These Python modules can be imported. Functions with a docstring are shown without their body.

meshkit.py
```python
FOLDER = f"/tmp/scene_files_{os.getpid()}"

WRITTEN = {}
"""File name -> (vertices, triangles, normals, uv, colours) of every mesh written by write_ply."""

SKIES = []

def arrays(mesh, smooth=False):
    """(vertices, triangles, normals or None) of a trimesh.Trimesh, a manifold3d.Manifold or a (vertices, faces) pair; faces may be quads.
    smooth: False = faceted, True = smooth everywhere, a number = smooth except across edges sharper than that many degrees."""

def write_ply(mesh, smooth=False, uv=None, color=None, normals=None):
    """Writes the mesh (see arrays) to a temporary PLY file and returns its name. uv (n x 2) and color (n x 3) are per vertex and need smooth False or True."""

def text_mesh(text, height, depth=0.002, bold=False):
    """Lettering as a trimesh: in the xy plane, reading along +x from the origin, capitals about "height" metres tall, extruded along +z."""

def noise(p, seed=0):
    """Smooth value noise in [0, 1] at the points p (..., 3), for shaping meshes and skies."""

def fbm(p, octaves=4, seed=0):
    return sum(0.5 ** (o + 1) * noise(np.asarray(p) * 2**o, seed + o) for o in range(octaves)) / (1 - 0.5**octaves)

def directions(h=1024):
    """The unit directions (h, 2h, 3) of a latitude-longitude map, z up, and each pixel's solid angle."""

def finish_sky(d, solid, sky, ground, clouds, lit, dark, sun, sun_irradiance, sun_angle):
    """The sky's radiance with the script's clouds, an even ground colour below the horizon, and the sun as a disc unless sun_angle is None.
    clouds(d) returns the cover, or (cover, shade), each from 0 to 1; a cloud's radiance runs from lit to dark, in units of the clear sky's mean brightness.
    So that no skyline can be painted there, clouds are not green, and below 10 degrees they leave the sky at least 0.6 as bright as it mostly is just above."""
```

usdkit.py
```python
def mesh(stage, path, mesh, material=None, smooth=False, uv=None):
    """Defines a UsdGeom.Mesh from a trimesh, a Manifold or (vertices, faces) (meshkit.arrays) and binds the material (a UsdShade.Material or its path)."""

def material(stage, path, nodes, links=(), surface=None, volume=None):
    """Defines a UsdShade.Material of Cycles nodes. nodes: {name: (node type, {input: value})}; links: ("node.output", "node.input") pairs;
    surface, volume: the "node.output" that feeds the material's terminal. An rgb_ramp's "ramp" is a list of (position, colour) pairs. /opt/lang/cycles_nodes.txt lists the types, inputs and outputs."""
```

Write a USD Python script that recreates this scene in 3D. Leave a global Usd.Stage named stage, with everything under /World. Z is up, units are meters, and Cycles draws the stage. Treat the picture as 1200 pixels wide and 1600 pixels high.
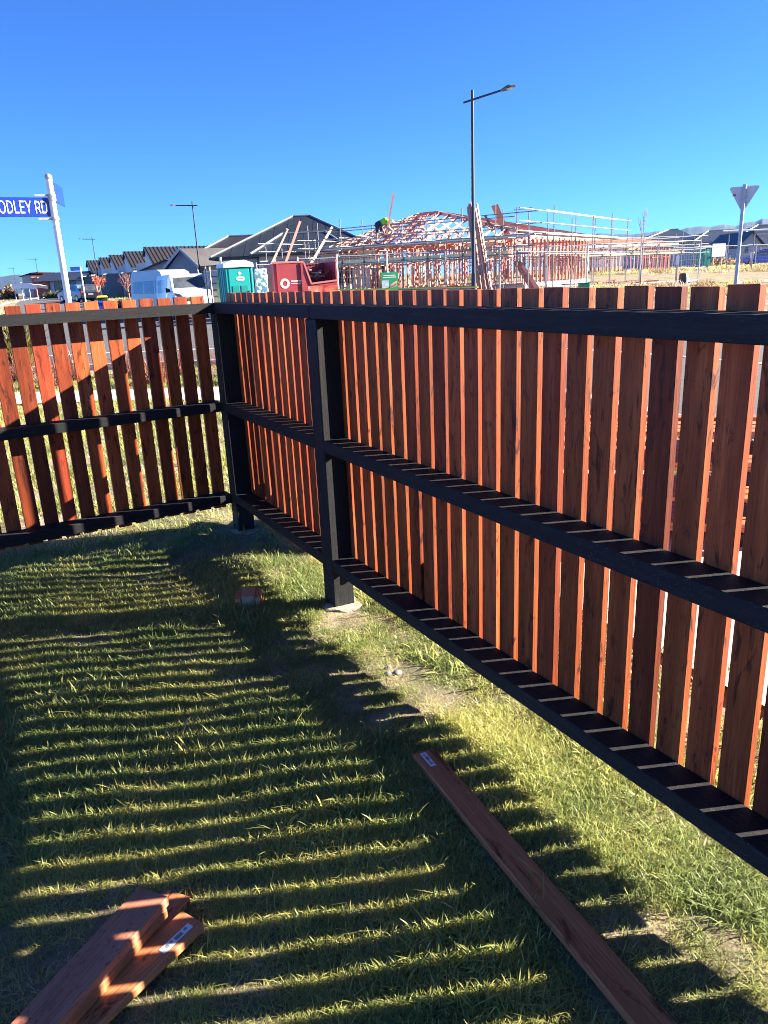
import math, random
import numpy as np
import trimesh, usdkit, meshkit
from pxr import Usd, UsdGeom, UsdLux, UsdShade, Gf, Sdf, Vt

# ---------------------------------------------------------------- camera, sky, sun
stage = Usd.Stage.CreateInMemory()
UsdGeom.Xform.Define(stage, '/World')
UsdGeom.Scope.Define(stage, '/World/Looks')
EYE = 1.45
YAW, PITCH, ROLL = math.radians(28.672), math.radians(17.404), math.radians(-2.611)
FPX = 1169.8                                   # focal length in pixels of a 1200 px wide picture
fw = np.array([math.sin(YAW) * math.cos(PITCH), math.cos(YAW) * math.cos(PITCH), -math.sin(PITCH)])
r0 = np.array([math.cos(YAW), -math.sin(YAW), 0.0]); u0 = np.cross(r0, fw)
cr = math.cos(ROLL) * r0 + math.sin(ROLL) * u0
cu = -math.sin(ROLL) * r0 + math.cos(ROLL) * u0
cam = UsdGeom.Camera.Define(stage, '/World/camera')
M = np.eye(4); M[0, :3], M[1, :3], M[2, :3], M[3, :3] = cr, cu, -fw, (0, 0, EYE)
cam.AddTransformOp().Set(Gf.Matrix4d(M.tolist()))
cam.CreateHorizontalApertureAttr(36.0)
cam.CreateFocalLengthAttr(36.0 * FPX / 1200)
cam.CreateClippingRangeAttr(Gf.Vec2f(0.05, 60000))
cam.CreateExposureAttr(2.8)
SUN_EL, SUN_AZ = math.radians(24.0), math.radians(112.5)     # azimuth clockwise from +y
sun_dir = np.array([math.sin(SUN_AZ) * math.cos(SUN_EL), math.cos(SUN_AZ) * math.cos(SUN_EL), math.sin(SUN_EL)])
dome = UsdLux.DomeLight.Define(stage, '/World/sky')
dome.GetPrim().SetCustomDataByKey('kind', 'structure')
sky_mat = usdkit.material(stage, '/World/Looks/sky', {
    's': ('sky_texture', {'sky_type': 'single_scattering', 'sun_disc': False, 'sun_elevation': SUN_EL, 'sun_rotation': SUN_AZ,
                          'air_density': 0.55, 'aerosol_density': 0.0, 'ozone_density': 6.0, 'altitude': 100.0}),
    'h': ('mix', {'mix_type': 'multiply', 'fac': 1.0, 'color2': (0.325, 0.53, 0.77)}),
    'b': ('background_shader', {'strength': 0.052})}, [('s.color', 'h.color1'), ('h.color', 'b.color')], surface='b.background')
UsdShade.MaterialBindingAPI.Apply(dome.GetPrim()).Bind(sky_mat)
sun = UsdLux.DistantLight.Define(stage, '/World/sun')
sun.CreateIntensityAttr(1.25); sun.CreateAngleAttr(0.5); sun.CreateNormalizeAttr(True); sun.CreateColorAttr(Gf.Vec3f(1.0, 0.90, 0.76))
zx = sun_dir; xx = np.cross([0, 0, 1.0], zx); xx /= np.linalg.norm(xx); yx = np.cross(zx, xx)
S4 = np.eye(4); S4[0, :3], S4[1, :3], S4[2, :3] = xx, yx, zx
sun.AddTransformOp().Set(Gf.Matrix4d(S4.tolist()))

# ---------------------------------------------------------------- helpers
rng = np.random.default_rng(11)
FWD = np.array([math.sin(YAW), math.cos(YAW)]); RGT = np.array([math.cos(YAW), -math.sin(YAW)])
def terrain(x, y):
    """Height of the land: level lawn, then a gentle rise beyond the road."""
    d = np.asarray(x) * FWD[0] + np.asarray(y) * FWD[1]
    def ss(a, b, q):
        t = np.clip((q - a) / (b - a), 0, 1); return t * t * (3 - 2 * t)
    side = ss(0.293, 0.466, np.asarray(x) / np.maximum(np.asarray(y), 1e-3)) * (np.asarray(y) > 0) + (np.asarray(y) <= 0)
    return side * (0.48 * ss(24, 40, d) + 0.42 * ss(40, 78, d)) + (1 - side) * 0.75 * ss(40, 110, d)
def ray(px, py):
    return (px - 600) * cr + (800 - py) * cu + FPX * fw
def W(px, py, D):
    """The point at the forward distance D that lies in the direction of a place in the photograph."""
    d = ray(px, py); return np.array([0, 0, EYE]) + d * (D / (d[0] * FWD[0] + d[1] * FWD[1]))
def uv(u, d, z=0.0):
    """A point u metres to the right of and d metres in front of the camera position."""
    return np.array([RGT[0] * u + FWD[0] * d, RGT[1] * u + FWD[1] * d, z])
used = {}
def numbered(name, parent):
    k = (parent, name); n = used.get(k, 0); used[k] = n + 1
    return name if n == 0 else f'{name}_{n:03d}'
def pathof(p): return '/World' if p is None else (p if isinstance(p, str) else str(p.GetPath()))
def tag(prim, label=None, cat=None, group=None, kind=None):
    for k, v in (('label', label), ('category', cat), ('group', group), ('kind', kind)):
        if v: prim.SetCustomDataByKey(k, v)
    return prim
def thing(name, label, cat, loc=(0, 0, 0), rotz=0.0, group=None):
    x = UsdGeom.Xform.Define(stage, '/World/' + numbered(name, '/World'))
    x.AddTranslateOp().Set(Gf.Vec3d(*map(float, loc))); x.AddRotateZOp().Set(math.degrees(rotz))
    return tag(x.GetPrim(), label, cat, group)
def obj(name, mesh, m, parent=None, T=None, smooth=False, **kw):
    pp = pathof(parent)
    path = pp + '/' + numbered(name, pp)
    g = usdkit.mesh(stage, path, mesh, m, smooth=smooth)
    if T is not None: g.AddTransformOp().Set(Gf.Matrix4d(np.asarray(T, float).T.tolist()))
    return tag(g.GetPrim(), **kw)
def dup(src, loc, rotz, label, group=None, name=None, cat=None):
    x = UsdGeom.Xform.Define(stage, '/World/' + numbered(name or src.GetName().rstrip('0123456789').rstrip('_'), '/World'))
    x.GetPrim().GetReferences().AddInternalReference(src.GetPath())
    x.GetPrim().SetInstanceable(True)
    x.ClearXformOpOrder()
    x.MakeMatrixXform().Set(Gf.Matrix4d(tmat(loc, rotz).T.tolist()))
    return tag(x.GetPrim(), label, cat or src.GetCustomData()['category'], group)
def tmat(loc, rotz=0.0):
    c, s = math.cos(rotz), math.sin(rotz)
    T = np.eye(4); T[:2, :2] = [[c, -s], [s, c]]; T[:3, 3] = loc; return T
def cat_(ms): return trimesh.util.concatenate([m for m in ms if m is not None])
def box(x0, x1, y0, y1, z0, z1):
    m = trimesh.creation.box([x1 - x0, y1 - y0, z1 - z0]); m.apply_translation([(x0 + x1) / 2, (y0 + y1) / 2, (z0 + z1) / 2]); return m
def cbox(x0, x1, y0, y1, z0, z1, c=0.003):
    """A box with chamfered edges."""
    lo = np.array([x0, y0, z0], float); hi = np.array([x1, y1, z1], float); pts = []
    for i in range(3):
        a = np.full(3, c); a[i] = 0
        for s in np.ndindex(2, 2, 2):
            p = np.where(np.array(s) == 0, lo + a, hi - a); pts.append(p)
    return trimesh.convex.convex_hull(np.array(pts))
def tube(p, q, r, r2=None, n=8):
    """A round bar from p to q."""
    p, q = np.asarray(p, float), np.asarray(q, float); r2 = r if r2 is None else r2
    d = q - p; L = np.linalg.norm(d); d = d / L
    a = np.cross(d, [0, 0, 1.0]) if abs(d[2]) < 0.9 else np.cross(d, [1.0, 0, 0]); a /= np.linalg.norm(a); b = np.cross(d, a)
    t = np.arange(n) * 2 * np.pi / n; c = np.cos(t)[:, None] * a + np.sin(t)[:, None] * b
    v = np.vstack([p + c * r, q + c * r2, p, q]); f = []
    for i in range(n):
        j = (i + 1) % n; f += [[i, i + n, j + n], [i, j + n, j], [2 * n, i, j], [2 * n + 1, j + n, i + n]]
    m = trimesh.Trimesh(v, f, process=False); m.fix_normals(); return m
def bar(p, q, w, h, up=(0, 0, 1)):
    """A rectangular timber from p to q, w wide and h high."""
    p, q = np.asarray(p, float), np.asarray(q, float); d = q - p; L = np.linalg.norm(d); d /= L
    s = np.cross(d, up); 
    if np.linalg.norm(s) < 1e-3: s = np.cross(d, [1, 0, 0])
    s /= np.linalg.norm(s); u = np.cross(s, d)
    m = trimesh.creation.box([L, w, h]); T = np.eye(4); T[:3, 0], T[:3, 1], T[:3, 2], T[:3, 3] = d, s, u, (p + q) / 2
    m.apply_transform(T); return m
def prism(poly, z0, z1):
    """A convex or simple polygon in plan raised from z0 to z1."""
    from shapely.geometry import Polygon
    m = trimesh.creation.extrude_polygon(Polygon(poly), z1 - z0, engine='earcut'); m.apply_translation([0, 0, z0]); return m
def hull(pts): return trimesh.convex.convex_hull(np.array(pts, float))
def poly3(rings):
    """Triangles of convex polygons given corner by corner."""
    v, f = [], []
    for r in rings:
        b = len(v); v += list(r); f += [[b, b + i, b + i + 1] for i in range(1, len(r) - 1)]
    return trimesh.Trimesh(np.array(v, float), f, process=False)

# ---------------------------------------------------------------- materials
LK = '/World/Looks/'
def plain(name, col, rough=0.6, metal=0.0, noise=0.0, scale=4.0, spec=0.5, bump=0.0, bscale=60.0, coat=0.0, **kw):
    n = {'p': ('principled_bsdf', {'base_color': col, 'roughness': rough, 'metallic': metal, 'specular_ior_level': spec, 'coat_weight': coat, **kw})}
    l = []
    if noise:
        n['t'] = ('texture_coordinate', {}); n['n'] = ('noise_texture', {'scale': scale, 'detail': 5.0, 'roughness': 0.65})
        c = np.array(col)
        n['r'] = ('rgb_ramp', {'ramp': [(0.28, tuple(c * (1 - noise))), (0.72, tuple(np.minimum(c * (1 + noise), 0.95)))]})
        l += [('t.object', 'n.vector'), ('n.fac', 'r.fac'), ('r.color', 'p.base_color')]
    if bump:
        n['t2'] = ('texture_coordinate', {}); n['n2'] = ('noise_texture', {'scale': bscale, 'detail': 4.0})
        n['b'] = ('bump', {'strength': bump, 'distance': 0.01})
        l += [('t2.object', 'n2.vector'), ('n2.fac', 'b.height'), ('b.normal', 'p.normal')]
    return usdkit.material(stage, LK + name, n, l, surface='p.BSDF')

def wood(name, stops, along='z', stain=(0.05, 0.012, 0.006), stain_amt=0.7, rough=0.55, grain=1.0, vary=0.22, pits=0.0):
    """Stained rough-sawn timber: grain along one axis, dark blotches and knots, every piece a little different."""
    long_, fine = 1.6, 26.0
    ax = {'x': (long_, fine, fine), 'y': (fine, long_, fine), 'z': (fine, fine, long_)}[along]
    ax2 = {'x': (5, 24, 24), 'y': (24, 5, 24), 'z': (30, 30, 7)}[along]
    ax3 = {'x': (9, 300, 300), 'y': (300, 9, 300), 'z': (300, 300, 9)}[along]
    n = {'t': ('texture_coordinate', {}), 'o': ('object_info', {}),
         'sh': ('math', {'math_type': 'multiply', 'value2': 37.0}),
         'cx': ('combine_xyz', {}),
         'ad': ('vector_math', {'math_type': 'add'}),
         'm1': ('mapping', {'scale': ax}), 'n1': ('noise_texture', {'scale': 1.0, 'detail': 6.0, 'roughness': 0.6, 'distortion': 0.6}),
         'm2': ('mapping', {'scale': ax2}), 'n2': ('noise_texture', {'scale': 1.0, 'detail': 5.0, 'roughness': 0.7, 'distortion': 1.2}),
         'm3': ('mapping', {'scale': ax3}), 'n3': ('noise_texture', {'scale': 1.0, 'detail': 3.0, 'roughness': 0.6}),
         'r1': ('rgb_ramp', {'ramp': stops}),
         'r2': ('rgb_ramp', {'ramp': [(0.55, (0, 0, 0)), (0.64, (stain_amt,) * 3)]}),
         'mx': ('mix', {'mix_type': 'mix', 'color2': stain}),
         'r3': ('rgb_ramp', {'ramp': [(0.3, (0.66,) * 3), (0.7, (1.18,) * 3)]}),
         'mg': ('mix', {'mix_type': 'multiply', 'fac': 1.0 * grain}),
         'va': ('map_range', {'from_min': 0.0, 'from_max': 1.0, 'to_min': 1 - vary, 'to_max': 1 + vary}),
         'hv': ('hsv', {}),
         'sm': ('math', {'math_type': 'add'}),
         'b': ('bump', {'strength': 0.35, 'distance': 0.002}),
         'p': ('principled_bsdf', {'roughness': rough, 'specular_ior_level': 0.22})}
    l = [('o.random', 'sh.value1'), ('sh.value', 'cx.x'), ('sh.value', 'cx.y'), ('sh.value', 'cx.z'), ('t.object', 'ad.vector1'), ('cx.vector', 'ad.vector2'),
         ('ad.vector', 'm1.vector'), ('m1.vector', 'n1.vector'), ('n1.fac', 'r1.fac'), ('ad.vector', 'm2.vector'), ('m2.vector', 'n2.vector'), ('n2.fac', 'r2.fac'),
         ('ad.vector', 'm3.vector'), ('m3.vector', 'n3.vector'), ('n3.fac', 'r3.fac'),
         ('r1.color', 'mx.color1'), ('r2.color', 'mx.fac'), ('mx.color', 'mg.color1'), ('r3.color', 'mg.color2'),
         ('o.random', 'va.value'), ('va.result', 'hv.value'), ('mg.color', 'hv.color'),
         ('n3.fac', 'sm.value1'), ('n2.fac', 'sm.value2'), ('sm.value', 'b.height'), ('b.normal', 'p.normal')]
    if pits:
        n['vp'] = ('voronoi_texture', {'scale': 1.0}); n['mp'] = ('mapping', {'scale': {'x': (75, 120, 120), 'z': (120, 120, 75)}[along]})
        n['rp'] = ('rgb_ramp', {'ramp': [(0.05, (pits,) * 3), (0.42, (0, 0, 0))]}); n['np'] = ('noise_texture', {'scale': 45.0, 'detail': 4.0})
        n['mm'] = ('mix', {'mix_type': 'multiply', 'fac': 1.0}); n['rq'] = ('rgb_ramp', {'ramp': [(0.44, (0, 0, 0)), (0.62, (1, 1, 1))]})
        n['mq'] = ('mix', {'mix_type': 'mix', 'color2': stain})
        l += [('ad.vector', 'mp.vector'), ('mp.vector', 'vp.vector'), ('vp.distance', 'rp.fac'), ('ad.vector', 'np.vector'), ('np.fac', 'rq.fac'), ('rp.color', 'mm.color1'), ('rq.color', 'mm.color2'),
              ('mm.color', 'mq.fac'), ('hv.color', 'mq.color1'), ('mq.color', 'p.base_color')]
    else:
        l.append(('hv.color', 'p.base_color'))
    return usdkit.material(stage, LK + name, n, l, surface='p.BSDF')

M_PICKETS = []
for nm, k, hu in (('red_brown', 0.80, 1.0), ('orange_brown', 1.22, 1.12), ('dark_brown', 0.52, 1.0), ('brown', 0.95, 1.2), ('rust', 1.05, 0.86), ('pale_rust', 1.45, 1.08)):
    c_ = lambda r, g, b: (r * k * 1.34, g * k * hu * 1.12, b * k * 1.05)
    M_PICKETS.append(wood('picket_' + nm, [(0.25, c_(0.120, 0.025, 0.009)), (0.5, c_(0.19, 0.041, 0.014)), (0.75, c_(0.29, 0.077, 0.028))], 'z', stain=(0.030, 0.008, 0.005), stain_amt=0.85, vary=0.15))
M_PICKET = M_PICKETS[0]
def pick_paling(): return M_PICKETS[rng.choice(6, p=[0.26, 0.2, 0.14, 0.16, 0.14, 0.10])]
M_PLANK = wood('plank_stain', [(0.25, (0.34, 0.110, 0.045)), (0.5, (0.47, 0.170, 0.068)), (0.75, (0.58, 0.23, 0.10))], 'x', stain=(0.075, 0.016, 0.010), stain_amt=0.85, vary=0.12)
M_PLANK_ROUGH = wood('pitted_plank_stain', [(0.25, (0.44, 0.155, 0.09)), (0.75, (0.58, 0.23, 0.135))], 'x', stain_amt=0.2, vary=0.08, pits=0.8)
def black_stain(name, along):
    fine, lo = 90.0, 6.0
    ax = {'x': (lo, fine, fine), 'y': (fine, lo, fine), 'z': (fine, fine, lo)}[along]
    return usdkit.material(stage, LK + name, {
        't': ('texture_coordinate', {}), 'm': ('mapping', {'scale': ax}), 'n': ('noise_texture', {'scale': 1.0, 'detail': 6.0, 'roughness': 0.7}),
        'r': ('rgb_ramp', {'ramp': [(0.3, (0.008, 0.0085, 0.010)), (0.60, (0.015, 0.015, 0.017)), (0.8, (0.052, 0.049, 0.046))]}),
        'n2': ('noise_texture', {'scale': 420.0, 'detail': 2.0}), 'sp': ('rgb_ramp', {'ramp': [(0.66, (0, 0, 0)), (0.72, (1, 1, 1))]}),
        'mx': ('mix', {'color2': (0.22, 0.20, 0.17)}),
        'b': ('bump', {'strength': 0.5, 'distance': 0.002}), 'p': ('principled_bsdf', {'roughness': 0.75, 'specular_ior_level': 0.16})},
        [('t.object', 'm.vector'), ('m.vector', 'n.vector'), ('n.fac', 'r.fac'), ('t.object', 'n2.vector'), ('n2.fac', 'sp.fac'), ('sp.color', 'mx.fac'), ('r.color', 'mx.color1'),
         ('mx.color', 'p.base_color'), ('n.fac', 'b.height'), ('b.normal', 'p.normal')], surface='p.BSDF')
M_BLACK_X, M_BLACK_Y, M_BLACK_Z = black_stain('black_stain_cross', 'x'), black_stain('black_stain_rail', 'y'), black_stain('black_stain_post', 'z')
M_CONCRETE = plain('concrete', (0.32, 0.305, 0.275), 0.85, noise=0.18, scale=3.0, bump=0.3, bscale=40)
M_FOOTING = plain('weathered_footing', (0.33, 0.27, 0.19), 0.9, noise=0.35, scale=14.0, bump=0.6, bscale=60)
M_ASPHALT = plain('asphalt', (0.062, 0.062, 0.064), 0.85, noise=0.25, scale=6.0, bump=0.4, bscale=120)
M_WHITE = plain('white_paint', (0.60, 0.60, 0.585), 0.5)
M_GALV = plain('galvanised_steel', (0.33, 0.335, 0.34), 0.45, metal=0.6, noise=0.12, scale=9.0)

# ground: damp soil, straw and thatch
M_SOIL = usdkit.material(stage, LK + 'soil', {
    'g': ('geometry', {}), 'n1': ('noise_texture', {'scale': 1.6, 'detail': 5.0, 'roughness': 0.6}), 'n2': ('noise_texture', {'scale': 38.0, 'detail': 6.0, 'roughness': 0.75}),
    'r1': ('rgb_ramp', {'ramp': [(0.34, (0.12, 0.115, 0.065)), (0.52, (0.22, 0.18, 0.115)), (0.68, (0.40, 0.315, 0.22))]}),
    'r2': ('rgb_ramp', {'ramp': [(0.25, (0.45,) * 3), (0.75, (1.35,) * 3)]}), 'mx': ('mix', {'mix_type': 'multiply', 'fac': 1.0}),
    'b': ('bump', {'strength': 0.8, 'distance': 0.012}), 'p': ('principled_bsdf', {'roughness': 0.95, 'specular_ior_level': 0.15})},
    [('g.position', 'n1.vector'), ('g.position', 'n2.vector'), ('n1.fac', 'r1.fac'), ('n2.fac', 'r2.fac'), ('r1.color', 'mx.color1'), ('r2.color', 'mx.color2'), ('mx.color', 'p.base_color'),
     ('n2.fac', 'b.height'), ('b.normal', 'p.normal')], surface='p.BSDF')
def leaf(name, c, tr=0.45, rough=0.45, vary=0.35, hue=0.03):
    c = np.array(c)
    return usdkit.material(stage, LK + name, {
        'o': ('object_info', {}), 'i': ('geometry', {}), 'a': ('math', {'math_type': 'add'}), 'f': ('math', {'math_type': 'fraction'}),
        'v': ('map_range', {'to_min': 1 - vary, 'to_max': 1 + vary}), 'hu': ('map_range', {'to_min': 0.5 - hue, 'to_max': 0.5 + hue}), 'h': ('hsv', {'color': tuple(c)}),
        'p': ('principled_bsdf', {'roughness': rough, 'specular_ior_level': 0.4}), 't': ('translucent_bsdf', {}), 'm': ('mix_closure', {'fac': tr})},
        [('o.random', 'a.value1'), ('i.random_per_island', 'a.value2'), ('a.value', 'f.value1'), ('f.value', 'v.value'), ('i.random_per_island', 'hu.value'), ('v.result', 'h.value'), ('hu.result', 'h.hue'),
         ('h.color', 'p.base_color'), ('h.color', 't.color'), ('p.BSDF', 'm.closure1'), ('t.BSDF', 'm.closure2')], surface='m.closure')
M_GRASS = leaf('grass_green', (0.19, 0.28, 0.085)); M_GRASS2 = leaf('grass_yellow_green', (0.37, 0.42, 0.125)); M_STRAW = leaf('dry_grass', (0.52, 0.45, 0.28), tr=0.3)
M_TUSSOCK = leaf('tussock_grass', (0.23, 0.12, 0.055), tr=0.3)

# ================================================================ THE SETTING: ground
def axis(fine0, fine1, step, far):
    a = list(np.arange(fine0, fine1, step)); s = step; x = a[-1]; hi = []
    while x < far: s = min(s * 1.16 + 0.0, max(step, 0.055 * abs(x) + 0.05)); x += s; hi.append(x)
    s = step; x = a[0]; lo = []
    while x > -far: s = min(s * 1.16, max(step, 0.055 * abs(x) + 0.05)); x -= s; lo.append(x)
    return np.array(lo[::-1] + a + hi)
def lawn_bumps(x, y):
    p = np.stack([np.asarray(x, float), np.asarray(y, float), np.zeros_like(np.asarray(x, float))], -1)
    near = np.clip(1 - (np.hypot(x, y) - 9) / 6, 0, 1)
    return near * ((meshkit.fbm(p * 1.7, 3, 5) - 0.5) * 0.05 + (meshkit.fbm(p * 9.0, 3, 8) - 0.5) * 0.022)
gx, gy = axis(-1.2, 1.9, 0.03, 14000), axis(0.4, 4.6, 0.03, 14000)
GX, GY = np.meshgrid(gx, gy, indexing='ij')
GZ = terrain(GX, GY) + lawn_bumps(GX, GY)
gi = np.arange(GX.size).reshape(GX.shape)
gf = np.stack([gi[:-1, :-1], gi[1:, :-1], gi[1:, 1:], gi[:-1, 1:]], -1).reshape(-1, 4)
obj('ground', (np.stack([GX, GY, GZ], -1).reshape(-1, 3), gf), M_SOIL, smooth=True, kind='structure')
def gz(x, y): return float(terrain(x, y) + lawn_bumps(np.array(x, float), np.array(y, float)))

# ================================================================ THE FENCES
PX, PY0 = 1.4117, 4.32                      # inner faces of the palings
DL = math.radians(-2.525)
RAILS = [(0.184, 0.236), (0.736, 0.789), (1.298, 1.353)]
fence = thing('paling_fence', 'long red-brown stained paling fence with black rails running along the right, nearest the camera', 'fence', (1.306, 0, 0), 0, None)
FX = 1.306
def paling(w, h, t=0.0225):
    m = cbox(-w / 2, w / 2, 0, t, 0, h, 0.0015)
    return m
edges = [2.875 - 0.0945 * k for k in range(-0, 54)]
far_edges = [4.285, 4.209, 4.111, 4.02, 3.927, 3.828, 3.728, 3.628, 3.535, 3.445, 3.352, 3.257, 3.162, 3.068, 2.972]
for k, e in enumerate(far_edges + edges):
    w = 0.0735 + rng.uniform(-0.0012, 0.0012); top = 1.403 + rng.uniform(-0.003, 0.003)
    z0 = 0.135 + rng.uniform(-0.004, 0.004)
    T = np.eye(4); T[:3, :3] = trimesh.transformations.rotation_matrix(math.radians(-90), [0, 0, 1])[:3, :3] @ trimesh.transformations.rotation_matrix(rng.normal(0, 0.0012), [0, 1, 0])[:3, :3]
    T[:3, 3] = (PX - FX + 0.0004, e + w / 2, z0)
    obj('paling', paling(w, top - z0), pick_paling(), fence, T)
posts_y = [(4.25, 4.355, M_BLACK_Z), (2.905, 3.012, M_BLACK_Z), (0.33, 0.435, M_BLACK_Z), (-1.0, -0.895, M_BLACK_Z)]
for a, b, m in posts_y:
    top = 1.296
    obj('post', cbox(0.001, PX - FX - 0.001, a, b, -0.2, top, 0.004), m, fence)
    cy = (a + b) / 2
    v = trimesh.creation.icosphere(3, 0.5); v.vertices *= [0.20, 0.18, 0.03]; v.vertices += (meshkit.fbm(v.vertices * 14, 3, 3)[:, None] - 0.5) * 0.03
    v.apply_translation([0.055, cy - 0.02, -0.009]); obj('footing', v, M_FOOTING, fence, smooth=True)
spans = [(3.012, 4.25), (0.435, 2.905), (-0.895, 0.33), (-2.3, -1.0)]
for a, b in spans:
    for z0, z1 in RAILS[:2]:
        obj('rail', cbox(0.002, PX - FX - 0.0005, a + 0.001, b - 0.001, z0, z1, 0.0025), M_BLACK_Y, fence)
obj('top_rail', hull([(x, y, z) for z in (1.298, 1.353) for x, y in ((0, 4.276), (0, 2.961), (0.105, 2.961), (0.105, 4.38))]), M_BLACK_Y, fence)
obj('top_rail', cbox(0.0, 0.105, -2.3, 2.958, 1.298, 1.353, 0.0025), M_BLACK_Y, fence)
# the second fence, square to it at the far end of the lawn; local x runs along it towards the corner
yc = (4.2145 - math.sin(DL) * 1.306) / math.cos(DL)
fence2 = thing('paling_fence', 'shorter red-brown stained paling fence crossing the left side, meeting the long fence at the corner', 'fence', (1.306, yc, 0), -DL)
for k in range(56):
    e = -0.0180 - 0.0961 * k
    w = 0.0735 + rng.uniform(-0.001, 0.001); top = 1.394 + rng.uniform(-0.003, 0.003); z0 = 0.138 + rng.uniform(-0.004, 0.004)
    T = np.eye(4); T[:3, :3] = trimesh.transformations.rotation_matrix(rng.normal(0, 0.0015), [0, 1, 0])[:3, :3]
    T[:3, 3] = (e - 0.0367, 0.1055, z0)
    obj('paling', paling(w, top - z0), pick_paling(), fence2, T)
for z0, z1 in [(0.181, 0.235), (0.741, 0.793)]:
    obj('rail', cbox(-5.4, -0.012, 0.0, 0.105, z0, z1, 0.0025), M_BLACK_X, fence2)
obj('top_rail', hull([(x, y, z) for z in (1.298, 1.352) for x, y in ((-5.4, 0), (-0.002, 0), (0.100, 0.105), (-5.4, 0.105))]), M_BLACK_X, fence2)
for x in (-2.45, -4.9):
    obj('post', cbox(x, x + 0.1, 0.106, 0.2, -0.2, 1.29, 0.004), M_BLACK_Z, fence2)

# ================================================================ GRASS
def tuft(n, rad, hmin, hmax, wid, lean, seed, flop=0.5):
    r = np.random.default_rng(seed); v, f = [], []
    for i in range(n):
        a = r.uniform(0, 2 * np.pi); d = rad * math.sqrt(r.uniform()); b = np.array([d * math.cos(a), d * math.sin(a), -0.006])
        h = r.uniform(hmin, hmax); la = r.uniform(0, 2 * np.pi); ln = abs(r.normal(0, lean)) + 0.15
        L = np.array([math.cos(la), math.sin(la), 0]); s = np.array([-L[1], L[0], 0]); ta = r.uniform(-0.7, 0.7)
        s = s * math.cos(ta) + L * math.sin(ta); w = wid * r.uniform(0.6, 1.2)
        k = len(v); bend = r.uniform(0.2, flop)
        for t, ww in ((0, 0.8), (0.4, 1.0), (0.75, 0.7)):
            c = b + np.array([0, 0, h * (t - bend * t * t * ln)]) + L * h * ln * t * (0.45 + 0.55 * t)
            v += [c - s * w * ww / 2, c + s * w * ww / 2]
        v.append(b + np.array([0, 0, h * (1 - bend * ln)]) + L * h * ln)
        f += [[k, k + 1, k + 3], [k, k + 3, k + 2], [k + 2, k + 3, k + 5], [k + 2, k + 5, k + 4], [k + 4, k + 5, k + 6]]
    return trimesh.Trimesh(np.array(v), f, process=False)
def instancer(name, protos, pos, idx, rot, scale, **kw):
    pi = UsdGeom.PointInstancer.Define(stage, '/World/' + name)
    rel = []
    for i, (m, mat) in enumerate(protos):
        usdkit.mesh(stage, f'/World/{name}/prototypes/tuft_{i:03d}', m, mat, smooth=False); rel.append(Sdf.Path(f'/World/{name}/prototypes/tuft_{i:03d}'))
    pi.CreatePrototypesRel().SetTargets(rel)
    pi.CreatePositionsAttr(Vt.Vec3fArray.FromNumpy(np.asarray(pos, np.float32)))
    pi.CreateProtoIndicesAttr(Vt.IntArray.FromNumpy(np.asarray(idx, np.int32)))
    q = [Gf.Quath(float(math.cos(a / 2)), 0, 0, float(math.sin(a / 2))) for a in rot]
    pi.CreateOrientationsAttr(Vt.QuathArray(q))
    pi.CreateScalesAttr(Vt.Vec3fArray.FromNumpy(np.asarray(scale, np.float32)))
    return tag(pi.GetPrim(), **kw)
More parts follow.
